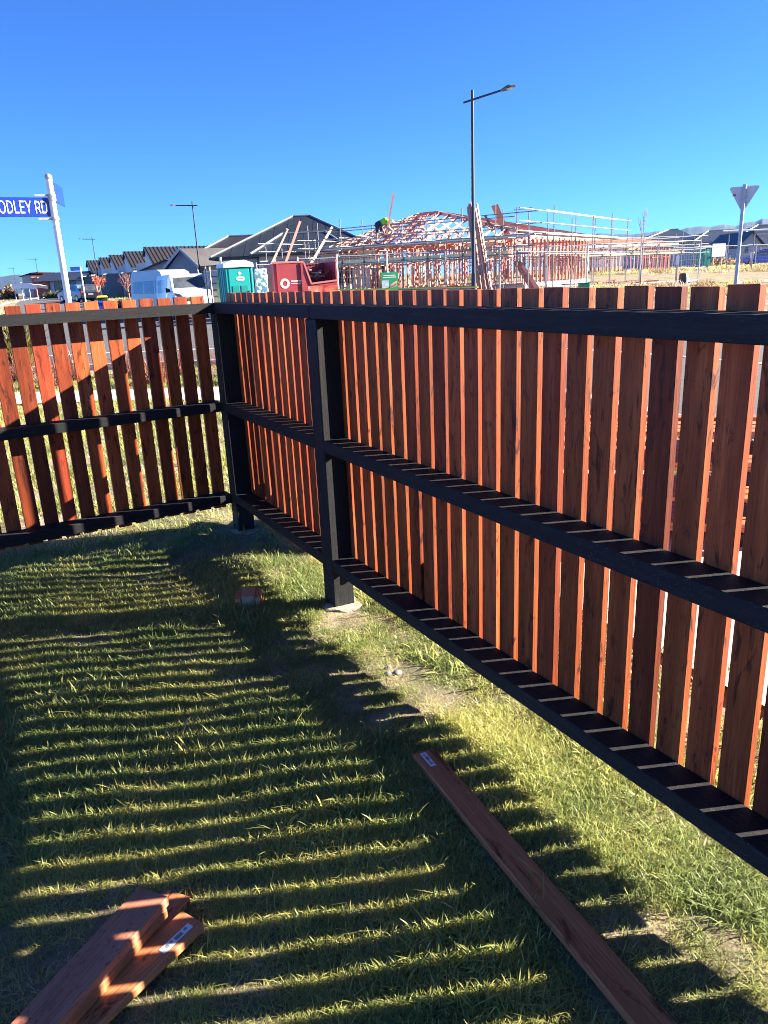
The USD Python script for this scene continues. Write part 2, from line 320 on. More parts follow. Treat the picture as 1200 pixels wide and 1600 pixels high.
protos = [(tuft(78, 0.06, 0.014, 0.042, 0.0022, 1.05, s, 0.75), M_GRASS) for s in range(5)] + [(tuft(74, 0.06, 0.013, 0.042, 0.0021, 1.1, 20 + s, 0.75), M_GRASS2) for s in range(4)] \
    + [(tuft(64, 0.06, 0.006, 0.024, 0.0016, 1.5, 40 + s, 0.8), M_STRAW) for s in range(3)] + [(tuft(9, 0.03, 0.032, 0.06, 0.0026, 0.9, 60 + s, 0.65), M_GRASS2 if s else M_GRASS) for s in range(3)]
N = 17000
lx, ly = rng.uniform(-1.3, 1.75, N), rng.uniform(0.45, 4.6, N)
keep = (ly > 0.55 + 0.0 * lx) & (ly > 1.45 - 0.62 * (lx + 0.18) - 0.45) & ~((lx < -0.6) & (ly < 1.5))
lx, ly = lx[keep], ly[keep]
BOARDS = [((1.040, 1.719), (0.905, 0.230), 0.0745), ((0.172, 1.530), (-0.79, 0.80), 0.088), ((0.232, 1.575), (-0.50, 1.01), 0.0745), ((0.239, 1.458), (-0.62, 1.015), 0.0745)]
for a, b, w in BOARDS:                       # no grass stands up through the boards that lie on it
    a, b = np.array(a), np.array(b); d = (b - a) / np.linalg.norm(b - a); L = np.linalg.norm(b - a)
    q = np.stack([lx, ly], 1) - a; t = q @ d; o = np.abs(q @ np.array([-d[1], d[0]]))
    keep = ~((t > -0.02) & (t < L + 0.02) & (o < w / 2 + 0.012)); lx, ly = lx[keep], ly[keep]
keep = np.hypot(lx - 1.0, ly - 3.22) > 0.09; lx, ly = lx[keep], ly[keep]
P3 = np.stack([lx, ly, np.zeros_like(lx)], -1)
dens = meshkit.fbm(P3 * 1.5, 4, 21); dry = meshkit.fbm(P3 * 1.1 + 7, 4, 33)
foot = np.minimum.reduce([np.hypot(lx - 1.36, ly - c) for c in (4.28, 2.93)])
bare = np.zeros(len(lx))
for px, py, rr_, am in ((545, 962, 0.11, 0.9), (700, 1088, 0.07, 0.8), (965, 1455, 0.10, 0.9), (1010, 1285, 0.10, 0.75), (600, 1480, 0.07, 0.8), (420, 1515, 0.06, 0.7), (310, 965, 0.20, 0.6), (380, 835, 0.2, 0.9), (150, 990, 0.16, 0.5), (870, 1330, 0.05, 0.7), (1120, 1480, 0.10, 0.7), (820, 1560, 0.06, 0.7), (520, 1150, 0.08, 0.5), (640, 1060, 0.08, 0.6)):
    d_ = ray(px, py); g_ = d_ * (-EYE / d_[2]); wob = 0.75 + 0.6 * meshkit.fbm(P3 * 9.0, 3, 41)
    bare = np.maximum(bare, am * np.exp(-((np.hypot(lx - g_[0], ly - g_[1]) / (rr_ * wob)) ** 2)))
keep = (rng.uniform(size=len(lx)) < np.clip((dens - 0.25) * 4.5, 0.42, 1) * (1 - bare)) & (foot > 0.10)
lx, ly, dens, dry = lx[keep], ly[keep], dens[keep], dry[keep]
u = rng.uniform(size=len(lx)); sunny = np.clip((lx - 0.7) / 0.5, 0, 1)
gm_ = np.clip((meshkit.fbm(np.stack([lx * 2.3, ly * 2.3, lx * 0 + 5], -1), 3, 77) - 0.5) * 2.6 + 0.42, 0.06, 0.85)
idx = np.where(u < gm_ - 0.08 * sunny, rng.integers(0, 5, len(lx)), rng.integers(5, 9, len(lx)))
idx = np.where(u > 0.97 - np.clip((dry - 0.40) * 2.2 + 0.10 * sunny, 0, 0.6), rng.integers(9, 12, len(lx)), idx)
idx = np.where(rng.uniform(size=len(lx)) < 0.09, rng.integers(12, 15, len(lx)), idx)
cl_ = meshkit.fbm(np.stack([lx * 5.5, ly * 5.5, lx * 0 + 3], -1), 3, 61)
sc = (0.62 + 0.55 * np.clip((dens - 0.3) * 2, 0, 1) + 2.1 * np.clip(cl_ - 0.5, 0, 0.35)) * rng.uniform(0.8, 1.25, len(lx))
pz = terrain(lx, ly) + lawn_bumps(lx, ly)
instancer('lawn_grass', protos, np.stack([lx, ly, pz], -1), idx, rng.uniform(0, 6.28, len(lx)), np.stack([sc, sc, sc], -1), kind='stuff', label='patchy short lawn grass inside the two fences', cat='grass')

# ================================================================ AIR
M_HAZE = usdkit.material(stage, LK + 'haze', {'v': ('principled_volume', {'color': (0.10, 0.32, 0.85), 'density': 1.7e-5, 'anisotropy': 0.2})}, [], volume='v.volume')
obj('haze', box(-17000, 17000, -17000, 17000, -80, 1400), M_HAZE, kind='stuff', label='thin blue air between here and the hills', cat='haze')
# yellow string line stretched along the paling tops
tag(obj('string_line', cat_([tube((PX + 0.004, a, 1.4085), (PX + 0.004, b, 1.4085), 0.0022, n=5) for a, b in ((3.02, 2.45), (2.45, 1.93))]), plain('yellow_string', (0.62, 0.75, 0.05), 0.6)), 'yellow string line stretched along the tops of the long fence palings', 'string')

# ================================================================ THINGS ON THE LAWN
M_LABEL = plain('printed_label', (0.66, 0.68, 0.70), 0.4); M_INK = plain('label_ink', (0.20, 0.20, 0.22), 0.5)
def dirm(a, b, z, tilt=0.0):
    """A frame whose x runs from a towards b on the ground."""
    d = np.array([b[0] - a[0], b[1] - a[1], 0.0]); d /= np.linalg.norm(d); d[2] = tilt; d /= np.linalg.norm(d)
    s = np.cross([0, 0, 1.0], d); s /= np.linalg.norm(s); u = np.cross(d, s)
    T = np.eye(4); T[:3, 0], T[:3, 1], T[:3, 2], T[:3, 3] = d, s, u, (a[0], a[1], z); return T
def board_thing(name, label, cat, a, b, w, h, z, mat, tilt=0.0, sticker=None, group=None):
    T = dirm(a, b, z, tilt); L = math.hypot(b[0] - a[0], b[1] - a[1])
    x = UsdGeom.Xform.Define(stage, '/World/' + numbered(name, '/World')); x.AddTransformOp().Set(Gf.Matrix4d(T.T.tolist()))
    p = tag(x.GetPrim(), label, cat, group)
    n = 24; v = cbox(0, L, -w / 2, w / 2, 0, h, 0.0025)
    obj('timber', v, mat, p)
    if sticker:
        x0, y0, l, ww = sticker
        lb = obj('label', box(x0, x0 + l, y0, y0 + ww, h + 0.0002, h + 0.0012), M_LABEL, p)
        for k, (f0, f1) in enumerate(((0.12, 0.22), (0.30, 0.55), (0.62, 0.70), (0.76, 0.86))):
            obj('print', box(x0 + l * f0, x0 + l * f1, y0 + ww * 0.25, y0 + ww * (0.8 if k % 2 else 0.6), h + 0.0014, h + 0.0017), M_INK, lb)
    return p
(a0, b0, w0), (a1, b1, w1), (a2, b2, w2), (a3, b3, w3) = BOARDS
board_thing('plank', 'long stained plank lying alone on the grass, white label at its far end', 'plank', a0, b0, w0, 0.023, 0.012, M_PLANK, sticker=(0.012, -0.016, 0.072, 0.018))
board_thing('plank', 'lowest plank of the pile, its end sticking out past the pitted boards', 'plank', a2, b2, w2, 0.022, 0.0, M_PLANK)
board_thing('plank', 'plank with a white label near its end, beside the pitted boards of the pile', 'plank', a3, b3, w3, 0.022, 0.0225, M_PLANK, sticker=(0.02, 0.005, 0.085, 0.018))
board_thing('plank', 'lower of the two stacked pitted planks, only its edge showing', 'plank', (a1[0] - 0.008, a1[1] - 0.008), b1, w1, 0.024, 0.0455, M_PLANK)
board_thing('plank', 'wide plank with a pitted salmon-coloured face on top of the pile', 'plank', a1, b1, w1, 0.024, 0.070, M_PLANK_ROUGH)
cblk = tmat((0.995, 3.205, gz(1.0, 3.2)), -YAW + 0.10)
def offcut(label, x0, x1, y0, y1, z0, z1, mat):
    o = obj('offcut', cbox(x0, x1, y0, y1, z0, z1, 0.002), mat, None, cblk); return tag(o, label, 'offcut')
offcut('pale sawn block of timber between two redder offcuts on the grass', -0.028, 0.034, -0.045, 0.06, -0.004, 0.062, plain('sawn_block', (0.42, 0.20, 0.11), 0.7, noise=0.25, scale=40))
offcut('short red offcut standing on edge, on the left of the pale block', -0.057, -0.031, -0.050, 0.05, -0.004, 0.056, M_PLANK)
offcut('short red offcut standing on edge, on the right of the pale block', 0.037, 0.062, -0.055, 0.052, -0.004, 0.060, M_PLANK)
M_STONE = plain('river_stone', (0.15, 0.145, 0.135), 0.8, noise=0.3, scale=30)
for i, (x, y, r, lab) in enumerate([(1.214, 2.246, 0.016, 'grey pebble on the lawn, left of three'), (1.249, 2.236, 0.018, 'largest grey pebble on the lawn, right of three'), (1.240, 2.285, 0.012, 'smallest grey pebble, behind two others on the lawn')]):
    v = trimesh.creation.icosphere(3, r); v.vertices *= [1, 0.85, 0.7]; v.vertices *= 1 + (meshkit.fbm(v.vertices * 40 + i, 3, i)[:, None] - 0.5) * 0.35
    v.apply_translation([x, y, gz(x, y) + r * 0.15]); tag(obj('pebble', v, M_STONE, smooth=True), lab, 'stone')
for i, (px, py, n, lab) in enumerate([(0.95, 1.85, 26, 'clump of broad grass blades just beyond the far end of the long plank'), (0.40, 2.12, 22, 'clump of broad grass blades in the middle of the striped lawn'), (0.98, 1.10, 10, 'thin clump of long grass blades beside the middle of the long plank')]):
    g = tuft(n, 0.05, 0.06, 0.12, 0.0065, 0.9, 900 + i, 0.75); g.apply_translation([px, py, gz(px, py)])
    tag(obj('grass_clump', g, M_GRASS2 if i == 1 else M_GRASS), lab, 'grass clump')
# a short board nailed to the outside of the fence, closing the foot of one gap
obj('patch_board', cbox(PX - FX + 0.0235, PX - FX + 0.045, 2.247, 2.347, 0.14, 0.394, 0.002), M_PICKET, fence)

# ================================================================ ROADS, PATHS, PLANTING OUTSIDE THE FENCES
def drape(poly, lift, step):
    """A sheet over the land inside a plan polygon, lift above it."""
    from shapely.geometry import Polygon
    v2, f = trimesh.creation.triangulate_polygon(Polygon(poly), engine='earcut')
    m = trimesh.Trimesh(np.c_[v2, np.zeros(len(v2))], f, process=False)
    v, f = trimesh.remesh.subdivide_to_size(m.vertices, m.faces, step, max_iter=14)
    v[:, 2] = terrain(v[:, 0], v[:, 1]) + lawn_bumps(v[:, 0], v[:, 1]) * 0 + lift
    m = trimesh.Trimesh(v, f); 
    if m.face_normals[:, 2].mean() < 0: m.invert()
    return m
def strip(line, w, lift, step, side=1):
    line = np.array(line, float); d = np.gradient(line, axis=0); d /= np.linalg.norm(d, axis=1)[:, None]
    n = np.stack([-d[:, 1], d[:, 0]], 1) * side
    return drape(np.vstack([line, (line + n * w)[::-1]]), lift, step)
def smooth_line(pts, k=8):
    from scipy.interpolate import CubicSpline
    pts = np.array(pts, float); t = np.r_[0, np.cumsum(np.linalg.norm(np.diff(pts, axis=0), axis=1))]
    return CubicSpline(t, pts)(np.linspace(0, t[-1], k * (len(pts) - 1) + 1))
M_PATH = plain('footpath_concrete', (0.40, 0.385, 0.35), 0.8, noise=0.14, scale=2.0, bump=0.2, bscale=60)
M_LINE = plain('road_marking', (0.72, 0.72, 0.70), 0.6, noise=0.1)
path_line = smooth_line([(-24, 29.2), (-10, 19.0), (-3, 13.9), (0.38, 11.44), (2.66, 9.78), (3.35, 8.3), (3.05, 6.4), (2.5, 4.5), (2.2, 2.5), (2.15, 0), (2.15, -9)])
path_far = smooth_line([(-24, 30.7), (-10, 20.4), (-2.4, 15.0), (0.95, 12.5), (3.6, 10.5), (5.0, 8.6), (4.9, 6.2), (4.45, 4.5), (4.2, 2.5), (4.1, 0), (4.1, -9)])
obj('footpath', drape(np.vstack([path_line, path_far[::-1]]), 0.022, 0.8), M_PATH, kind='structure')
kerb_line = smooth_line([(-26, 35.5), (-12, 24.3), (-4, 18.9), (0.65, 16.2), (4.2, 14.0), (6.2, 11.0), (6.3, 8.0), (5.75, 5.0), (5.45, 2.0), (5.4, -12)])
far_corner = [(14.5, -12), (15.0, 4), (16.0, 12), (18.0, 19), (19.0, 25), (18, 31), (13.5, 38), (13.0, 60), (15.5, 100), (23, 220), (14, 220), (7.5, 100), (3.5, 60), (0.5, 42), (-8, 40), (-20, 48)]
obj('road', drape(np.vstack([kerb_line, np.array(far_corner)]), 0.016, 2.5), M_ASPHALT, kind='structure')
def kerb_mesh(line, w=0.15, h=0.11):
    line = np.array(line, float); d = np.gradient(line, axis=0); d /= np.linalg.norm(d, axis=1)[:, None]; n = np.stack([-d[:, 1], d[:, 0]], 1)
    a, b = line - n * w / 2, line + n * w / 2; z = terrain(line[:, 0], line[:, 1]); k = len(line)
    v = np.vstack([np.c_[a, z - 0.05], np.c_[a, z + h], np.c_[b, z + h], np.c_[b, z - 0.05]]); f = []
    for i in range(k - 1):
        for r in range(3): f.append([r * k + i, r * k + i + 1, (r + 1) * k + i + 1, (r + 1) * k + i])
    return (v, np.array(f))
obj('kerb', kerb_mesh(kerb_line), M_CONCRETE, kind='structure')
obj('kerb', kerb_mesh(smooth_line([(15.0, -12), (15.2, 4), (16.2, 12), (18.2, 19), (19.2, 25), (18.2, 31), (13.6, 38.5), (13.1, 60), (15.6, 100), (23.1, 220)])), M_CONCRETE, kind='structure')
obj('footpath', strip(smooth_line([W(1060, 447, 33)[:2], W(1150, 441.5, 35.5)[:2], W(1200, 438.5, 37)[:2], W(1400, 425, 42)[:2]]), 1.3, 0.03, 0.8), M_PATH, kind='structure')
obj('kerb', kerb_mesh(smooth_line([(14, 220), (7.4, 100), (3.4, 60), (0.4, 42.3), (-8, 40.3), (-20, 48.3)])), M_CONCRETE, kind='structure')
ln = smooth_line([(-20, 35.6), (-8, 25.6), (0.5, 20.2), (5.0, 17.8), (9.3, 13.0), (10.1, 8), (9.6, 3), (9.3, -6)])
obj('road_marking', cat_([strip(ln[i:i + 3], 0.12, 0.024, 1.0) for i in range(0, len(ln) - 3, 2)]), M_LINE, kind='structure')
# rough grass on the verges seen through the gaps
vp = [(tuft(90, 0.16, 0.03, 0.08, 0.006, 0.7, 70 + s, 0.6), M_GRASS2 if s % 2 else M_GRASS) for s in range(4)] + [(tuft(70, 0.16, 0.02, 0.05, 0.005, 1.0, 80, 0.8), M_STRAW)]
n_ = 5200; vx, vy = rng.uniform(-4.5, 5.3, n_), rng.uniform(-1.5, 14.5, n_)
from shapely.geometry import Polygon, Point
from shapely import contains_xy
inside = contains_xy(Polygon(np.vstack([path_line, [(1.5, -9), (1.5, 4.5), (-24, 4.0)]])), vx, vy) | contains_xy(Polygon(np.vstack([path_far, kerb_line[::-1]])), vx, vy)
inside &= ~((vx < 1.50) & (vy < 4.42 + 0.044 * (1.3 - vx)))
vx, vy = vx[inside], vy[inside]
instancer('verge_grass', vp, np.stack([vx, vy, terrain(vx, vy)], -1), rng.integers(0, 5, len(vx)), rng.uniform(0, 6.28, len(vx)), np.repeat(rng.uniform(0.7, 1.3, (len(vx), 1)), 3, 1), kind='stuff', label='verge grass between the fences and the footpath', cat='grass')
ts0 = None
tuss = [('browner', -2.6, 16.4), ('', -1.7, 15.8), ('', -0.8, 15.3), ('', 0.1, 14.8), ('', 0.9, 14.4), ('', 1.7, 13.9), ('', 2.5, 13.5), ('', 3.2, 12.9), ('', 3.9, 12.3), ('', 4.5, 11.6), ('', -2.0, 14.9), ('', -0.3, 13.9), ('', 1.2, 12.9), ('', 2.6, 12.0), ('', 3.6, 11.2)]
for i, (c, x, y) in enumerate(tuss):
    lab = 'brown tussock growing in the strip between the pale footpath and the road'
    if ts0 is None:
        ts0 = thing('tussock', lab, 'tussock', (x, y, 0), 0, 'brown tussocks along the footpath'); obj('blades', tuft(170, 0.16, 0.35, 0.75, 0.012, 0.75, 500, 0.55), M_TUSSOCK, ts0)
    else: dup(ts0, (x, y, 0), i * 1.1, lab, 'brown tussocks along the footpath')
shr = W(8, 474, 15.5); bsh = thing('shrub', 'low yellow-green shrub just beyond the crossing fence at the left edge', 'shrub', (shr[0], shr[1], 0), 0)
obj('foliage', tuft(260, 0.35, 0.5, 1.32, 0.05, 0.45, 77, 0.5), leaf('shrub_leaf', (0.20, 0.20, 0.04)), bsh)

# timber stacked on the footpath beyond the long fence
st = thing('timber_stack', 'stack of stained palings on black bearers standing outside the long fence', 'timber stack', (3.05, 3.05, 0.022), math.radians(-42))
for k, z in enumerate((0.0, 0.165, 0.33, 0.495)):
    for j in range(2):
        obj('bearer', cbox(-1.0 + 1.65 * j, -0.90 + 1.65 * j, -0.32, 0.32, z, z + 0.07, 0.003), M_BLACK_Y, st)
    if k < 3 or True:
        for j in range(6):
            if (k, j) in ((3, 0), (3, 4), (1, 5)): continue
            xa = rng.uniform(-0.06, 0.06)
            obj('paling', cbox(-1.25 + xa, 1.0 + xa, -0.30 + j * 0.1, -0.222 + j * 0.1, z + 0.071, z + 0.094, 0.002), M_PLANK, st)
            if k in (0, 2): obj('paling', cbox(-1.25 - xa, 1.0 - xa, -0.30 + j * 0.1, -0.222 + j * 0.1, z + 0.0955, z + 0.118, 0.002), M_PLANK, st)

# ================================================================ SIGNS AND LAMPS
M_BLUE = plain('sign_blue', (0.006, 0.028, 0.28), 0.35); M_SIGNBACK = plain('sign_back', (0.46, 0.46, 0.46), 0.45, metal=0.2, noise=0.08)
M_REDST = plain('red_sticker', (0.6, 0.03, 0.02), 0.5); M_POLE = plain('dark_lamp_paint', (0.018, 0.022, 0.03), 0.45)
M_POSTW = plain('white_post_paint', (0.56, 0.56, 0.545), 0.45, noise=0.06, scale=20)
sgn = W(107, 470, 8.3); a = W(78, 324, 8.3)
t = thing('street_sign', 'white post carrying a blue street-name blade lettered in white, beyond the crossing fence', 'street sign', (sgn[0], sgn[1], 0), 0)
obj('post', tube((0, 0, -0.1), (0, 0, 2.56), 0.033, n=20), M_POSTW, t, smooth=40)
obj('cap', trimesh.creation.uv_sphere(0.038, count=[8, 12]).apply_translation([0, 0, 2.56]), M_GALV, t, smooth=True)
zb = a[2]; bl = uv(-0.87, -0.49)[:2]; ang = math.atan2(-bl[1], -bl[0])   # local x of the blade points towards the post
Tb = tmat((0, 0, zb), ang)
blade = obj('name_blade', cbox(-0.60, -0.034, -0.006, 0.006, -0.092, 0.092, 0.004), M_BLUE, t, Tb)
tm = meshkit.text_mesh('ODLEY RD', 0.118, 0.002); tm.apply_transform(trimesh.transformations.rotation_matrix(math.pi / 2, [1, 0, 0]))
ex = tm.bounds; sx = 0.448 / (ex[1, 0] - ex[0, 0]); tm.vertices[:, 0] = (tm.vertices[:, 0] - ex[0, 0]) * sx; tm.apply_translation([-0.506, -0.0065, -0.059])
obj('lettering', tm, M_WHITE, blade)
for z in (zb + 0.112, zb - 0.112):
    obj('bracket', cat_([tube((0, 0, z - 0.012), (0, 0, z + 0.012), 0.042, n=16), box(-0.0 - 0.16, 0.0, -0.012, 0.012, z - 0.010, z + 0.010).apply_transform(tmat((0, 0, 0), ang))]), M_GALV, t)
d2 = uv(-0.150, 0.735)[:2]; ang2 = math.atan2(d2[1], d2[0])
b2 = obj('name_blade', cbox(0.034, 0.70, -0.006, 0.006, -0.1, 0.1, 0.004), M_BLUE, t, tmat((0, 0, 2.445), ang2))
obj('bracket', tube((0, 0, 2.34), (0, 0, 2.37), 0.042, n=16), M_GALV, t)

gw = uv(*[float(x) for x in (lambda p: (p[:2] @ RGT, p[:2] @ FWD))(W(1150, 438, 16.5 * math.cos(math.radians(24.85))))])
t = thing('traffic_sign', 'grey back of a triangular traffic sign on a thin galvanised post, on the right', 'traffic sign', (gw[0], gw[1], 0), math.atan2(gw[1], gw[0]) - math.pi / 2)
obj('post', tube((0, 0, -0.1), (0, 0, 2.80), 0.033, n=16), M_GALV, t, smooth=40)
from shapely.geometry import Polygon as SP
tri = SP([(-0.27, 2.77), (0.27, 2.77), (0, 2.30)]).buffer(-0.03).buffer(0.03, quad_segs=5)
pl = trimesh.creation.extrude_polygon(tri, 0.004, engine='earcut'); pl.apply_transform(trimesh.transformations.rotation_matrix(math.pi / 2, [1, 0, 0])); pl.apply_translation([0, 0.044, 0])
obj('plate', pl, M_SIGNBACK, t)
for z in (2.66, 2.42): obj('bracket', box(-0.24 * (z - 2.3) / 0.47, 0.24 * (z - 2.3) / 0.47, 0.0345, 0.0395, z - 0.012, z + 0.012), M_SIGNBACK, t)
obj('sticker', box(-0.19, -0.135, 0.0385, 0.0395, 2.61, 2.645), M_REDST, t)

def lamp(name, label, x, y, rot, src=None, grp=None):
    z = float(terrain(x, y))
    if src is not None: return dup(src, (x, y, z), rot, label, grp)
    t = thing(name, label, 'street lamp', (x, y, z), rot, grp)
    obj('pole', tube((0, 0, -0.2), (0, 0, 7.02), 0.075, 0.042, 12), M_POLE, t, smooth=40)
    obj('base_sleeve', tube((0, 0, -0.1), (0, 0, 1.4), 0.086, 0.083, 12), M_POLE, t, smooth=40)
    obj('arm', tube((-0.36, 0, 6.72), (1.35, 0, 6.80), 0.032, n=8), M_POLE, t)
    obj('head', hull([(1.2, -0.06, 6.76), (1.2, 0.06, 6.76), (1.2, 0, 6.84), (1.35, -0.14, 6.78), (1.35, 0.14, 6.78), (1.4, 0, 6.90), (1.64, -0.12, 6.82), (1.64, 0.12, 6.82), (1.70, 0, 6.85), (1.52, 0, 6.89)]), plain('lamp_head', (0.10, 0.10, 0.10), 0.5), t)
    obj('lens', hull([(1.42, -0.10, 6.772), (1.42, 0.10, 6.772), (1.62, -0.09, 6.79), (1.62, 0.09, 6.79), (1.52, 0, 6.76)]), plain('lamp_lens', (0.6, 0.6, 0.58), 0.3), t)
    return t
def pix(px, py, D): return W(px, py, D)[:2]
def rotv(u, d): v = uv(u, d); return math.atan2(v[1], v[0])
p = pix(740, 440, 27.0); L1 = lamp('street_lamp', 'tall dark street lamp rising in front of the house frame, its arm pointing right', p[0], p[1], rotv(1.05, -1.15), None)
for px, py, D, rv, lab in [(314, 440, 57, (-1, 0.05), 'dark street lamp behind the two vans, its arm pointing left'), (154, 440, 98, (-1, -0.1), 'distant dark street lamp in front of the row of gabled houses'),
                           (64, 455, 149, (-1, -0.1), 'far street lamp standing in front of the brick-red house'), (27, 455, 197, (-1, -0.1), 'small far street lamp left of the brick-red house'),
                           (3, 455, 228, (-1, -0.1), 'smallest street lamp, at the left edge of the picture'), (807, 420, 85, (1, -0.2), 'small street lamp seen above the scaffold right of the house frame')]:
    p = pix(px, py, D); lamp('street_lamp', lab, p[0], p[1], rotv(*rv), L1)
def small_sign(name, label, px, D, h, blade, cat):
    p = pix(px, 450, D); z = float(terrain(*p)); t = thing(name, label, cat, (p[0], p[1], z), -YAW)
    obj('post', tube((0, 0, 0), (0, 0, h), 0.045, n=8), M_POSTW, t)
    if blade: obj('blade', cbox(-blade, -0.05, -0.01, 0.01, h - 0.25, h - 0.02, 0.004), blade_mat, t)
    return t
blade_mat = plain('faded_blue_sign', (0.10, 0.22, 0.50), 0.4)
small_sign('street_sign', 'distant white post with a pale blue street-name blade, in front of the gabled row', 130.5, 48, 2.85, 0.62, 'street sign')
small_sign('marker_post', 'distant short white marker post on the far grass at the left', 34, 95, 2.1, 0, 'post')

# ================================================================ HOUSES
def at(px, py, D):
    q = W(px, py, D); return float(q[:2] @ RGT), float(q[2])
def roofmat(name, col, along='x', freq=5.0, rough=0.45):
    return usdkit.material(stage, LK + name, {'t': ('texture_coordinate', {}), 'n': ('noise_texture', {'scale': 2.5, 'detail': 4.0}),
        'r': ('rgb_ramp', {'ramp': [(0.3, tuple(np.array(col) * 0.8)), (0.7, tuple(np.array(col) * 1.2))]}), 'p': ('principled_bsdf', {'roughness': rough, 'specular_ior_level': 0.5})},
        [('t.object', 'n.vector'), ('n.fac', 'r.fac'), ('r.color', 'p.base_color')], surface='p.BSDF')
M_ROOF_TILE = roofmat('brown_tile_roof', (0.026, 0.023, 0.026)); M_ROOF_DARK = roofmat('charcoal_metal_roof', (0.020, 0.024, 0.030), rough=0.35)
M_ROOF_BLUE = roofmat('slate_blue_roof', (0.018, 0.028, 0.045)); M_GUTTER = plain('gutter_paint', (0.02, 0.022, 0.026), 0.4); M_FLASH = plain('ridge_flashing', (0.16, 0.18, 0.20), 0.4)
M_WALLW = plain('white_render', (0.48, 0.48, 0.465), 0.75, noise=0.06, scale=2); M_WALLG = plain('grey_cladding', (0.27, 0.28, 0.29), 0.75, noise=0.08, scale=2); M_WALLB = plain('beige_cladding', (0.38, 0.35, 0.30), 0.75, noise=0.08, scale=2)
M_WALLP = plain('pale_blue_cladding', (0.40, 0.41, 0.42), 0.7, noise=0.06, scale=2); M_BRICKR = plain('brick_red_cladding', (0.33, 0.075, 0.045), 0.8, noise=0.2, scale=6)
M_DOOR = plain('navy_door', (0.025, 0.035, 0.055), 0.45); M_FRAME = plain('window_frame', (0.05, 0.05, 0.055), 0.4)
M_PANE = plain('window_pane', (0.02, 0.025, 0.03), 0.06, spec=0.8)
def slab(pts, t=0.10):
    """A roof plane with thickness below its upper face."""
    pts = np.array(pts, float); n = np.cross(pts[1] - pts[0], pts[2] - pts[0]); n /= np.linalg.norm(n); n = n if n[2] > 0 else -n
    k = len(pts); v = np.vstack([pts, pts - n * t]); f = [[0, i, i + 1] for i in range(1, k - 1)] + [[k, k + i + 1, k + i] for i in range(1, k - 1)]
    for i in range(k): j = (i + 1) % k; f += [[i, i + k, j + k], [i, j + k, j]]
    m = trimesh.Trimesh(v, f, process=False); m.fix_normals(); return m
def ribs(a0, a1, b0, b1, step, r):
    """Raised seams over the roof plane between the eave a0-a1 and the ridge b0-b1."""
    a0, a1, b0, b1 = (np.array(x, float) for x in (a0, a1, b0, b1)); L = np.linalg.norm(a1 - a0); e = (a1 - a0) / L; out = []
    up = np.cross(e, b0 - a0); up /= np.linalg.norm(up); up = up if up[2] > 0 else -up
    s0, s1 = (b0 - a0) @ e, (b1 - a0) @ e; rise = (b0 - a0) - s0 * e
    for s in np.arange(step / 2, L, step):
        t = 1.0
        if s < s0: t = s / s0
        elif s > s1: t = (L - s) / max(L - s1, 1e-6)
        if t < 0.05: continue
        out.append(bar(a0 + e * s + up * r * 0.5, a0 + e * s + rise * t + up * r * 0.5, r * 2, r, up))
    return cat_(out)
def window(t, x0, x1, z0, z1, y, side='front'):
    """A window proud of a wall at y (front) or at x (side)."""
    f = 0.06
    def bx(a, b, c, d, e, g):
        return box(a, b, y - e, y - g, c, d) if side == 'front' else box(y - e, y - g, a, b, c, d)
    fr = obj('window', cat_([bx(x0, x1, z0, z0 + f, 0.05, -0.02), bx(x0, x1, z1 - f, z1, 0.05, -0.02), bx(x0, x0 + f, z0 + f, z1 - f, 0.05, -0.02), bx(x1 - f, x1, z0 + f, z1 - f, 0.05, -0.02)]), M_FRAME, t)
    obj('pane', bx(x0 + f, x1 - f, z0 + f, z1 - f, 0.022, 0.006), M_PANE, fr)
def hip_block(t, x0, x1, y0, y1, ze, zr, roof_m, over=0.5, seam=0.0, inset=None, axis='x', name='roof'):
    X0, X1, Y0_, Y1_ = x0 - over, x1 + over, y0 - over, y1 + over
    if axis == 'x':
        h = (Y1_ - Y0_) / 2 if inset is None else inset; ym = (Y0_ + Y1_) / 2; A, B = (X0 + h, ym, zr), (X1 - h, ym, zr)
        C = [(X0, Y0_, ze), (X1, Y0_, ze), (X1, Y1_, ze), (X0, Y1_, ze)]
        planes = [[C[0], C[1], B, A], [C[2], C[3], A, B], [C[3], C[0], A], [C[1], C[2], B]]
    ms = [slab(p_) for p_ in planes]
    if seam:
        ms += [ribs(C[0], C[1], A, B, seam, 0.016), ribs(C[3], C[0], A, A, seam, 0.016), ribs(C[1], C[2], B, B, seam, 0.016)]
    r = obj(name, cat_(ms), roof_m, t)
    obj('ridge_flashing', cat_([tube(np.array(a) + [0, 0, 0.03], np.array(b) + [0, 0, 0.03], 0.07, n=6) for a, b in ((A, B), (A, C[0]), (A, C[3]), (B, C[1]), (B, C[2]))]), M_FLASH, r)
    g = 0.06
    obj('gutter', cat_([box(X0 - g, X1 + g, Y0_ - 2 * g, Y0_, ze - 0.17, ze - 0.03), box(X0 - 2 * g, X0, Y0_, Y1_, ze - 0.17, ze - 0.03), box(X1, X1 + 2 * g, Y0_, Y1_, ze - 0.17, ze - 0.03)]), M_GUTTER, t)
def gable_roof(t, x0, x1, y0, ym, y1, ze0, zr, ze1, roof_m, over=0.3, rib=0.0, rr=0.05):
    """Ridge along local x; the ridge may lie off centre (ym) and the eaves at two heights."""
    a, b = [(x0 - over, y0 - over, ze0), (x1 + over, y0 - over, ze0)], [(x0 - over, ym, zr), (x1 + over, ym, zr)]; c = [(x0 - over, y1 + 0.1, ze1), (x1 + over, y1 + 0.1, ze1)]
    ms = [slab([a[0], a[1], b[1], b[0]]), slab([c[1], c[0], b[0], b[1]])]
    if rib: ms.append(ribs(a[0], a[1], b[0], b[1], rib, rr))
    obj('roof', cat_(ms), roof_m, t)
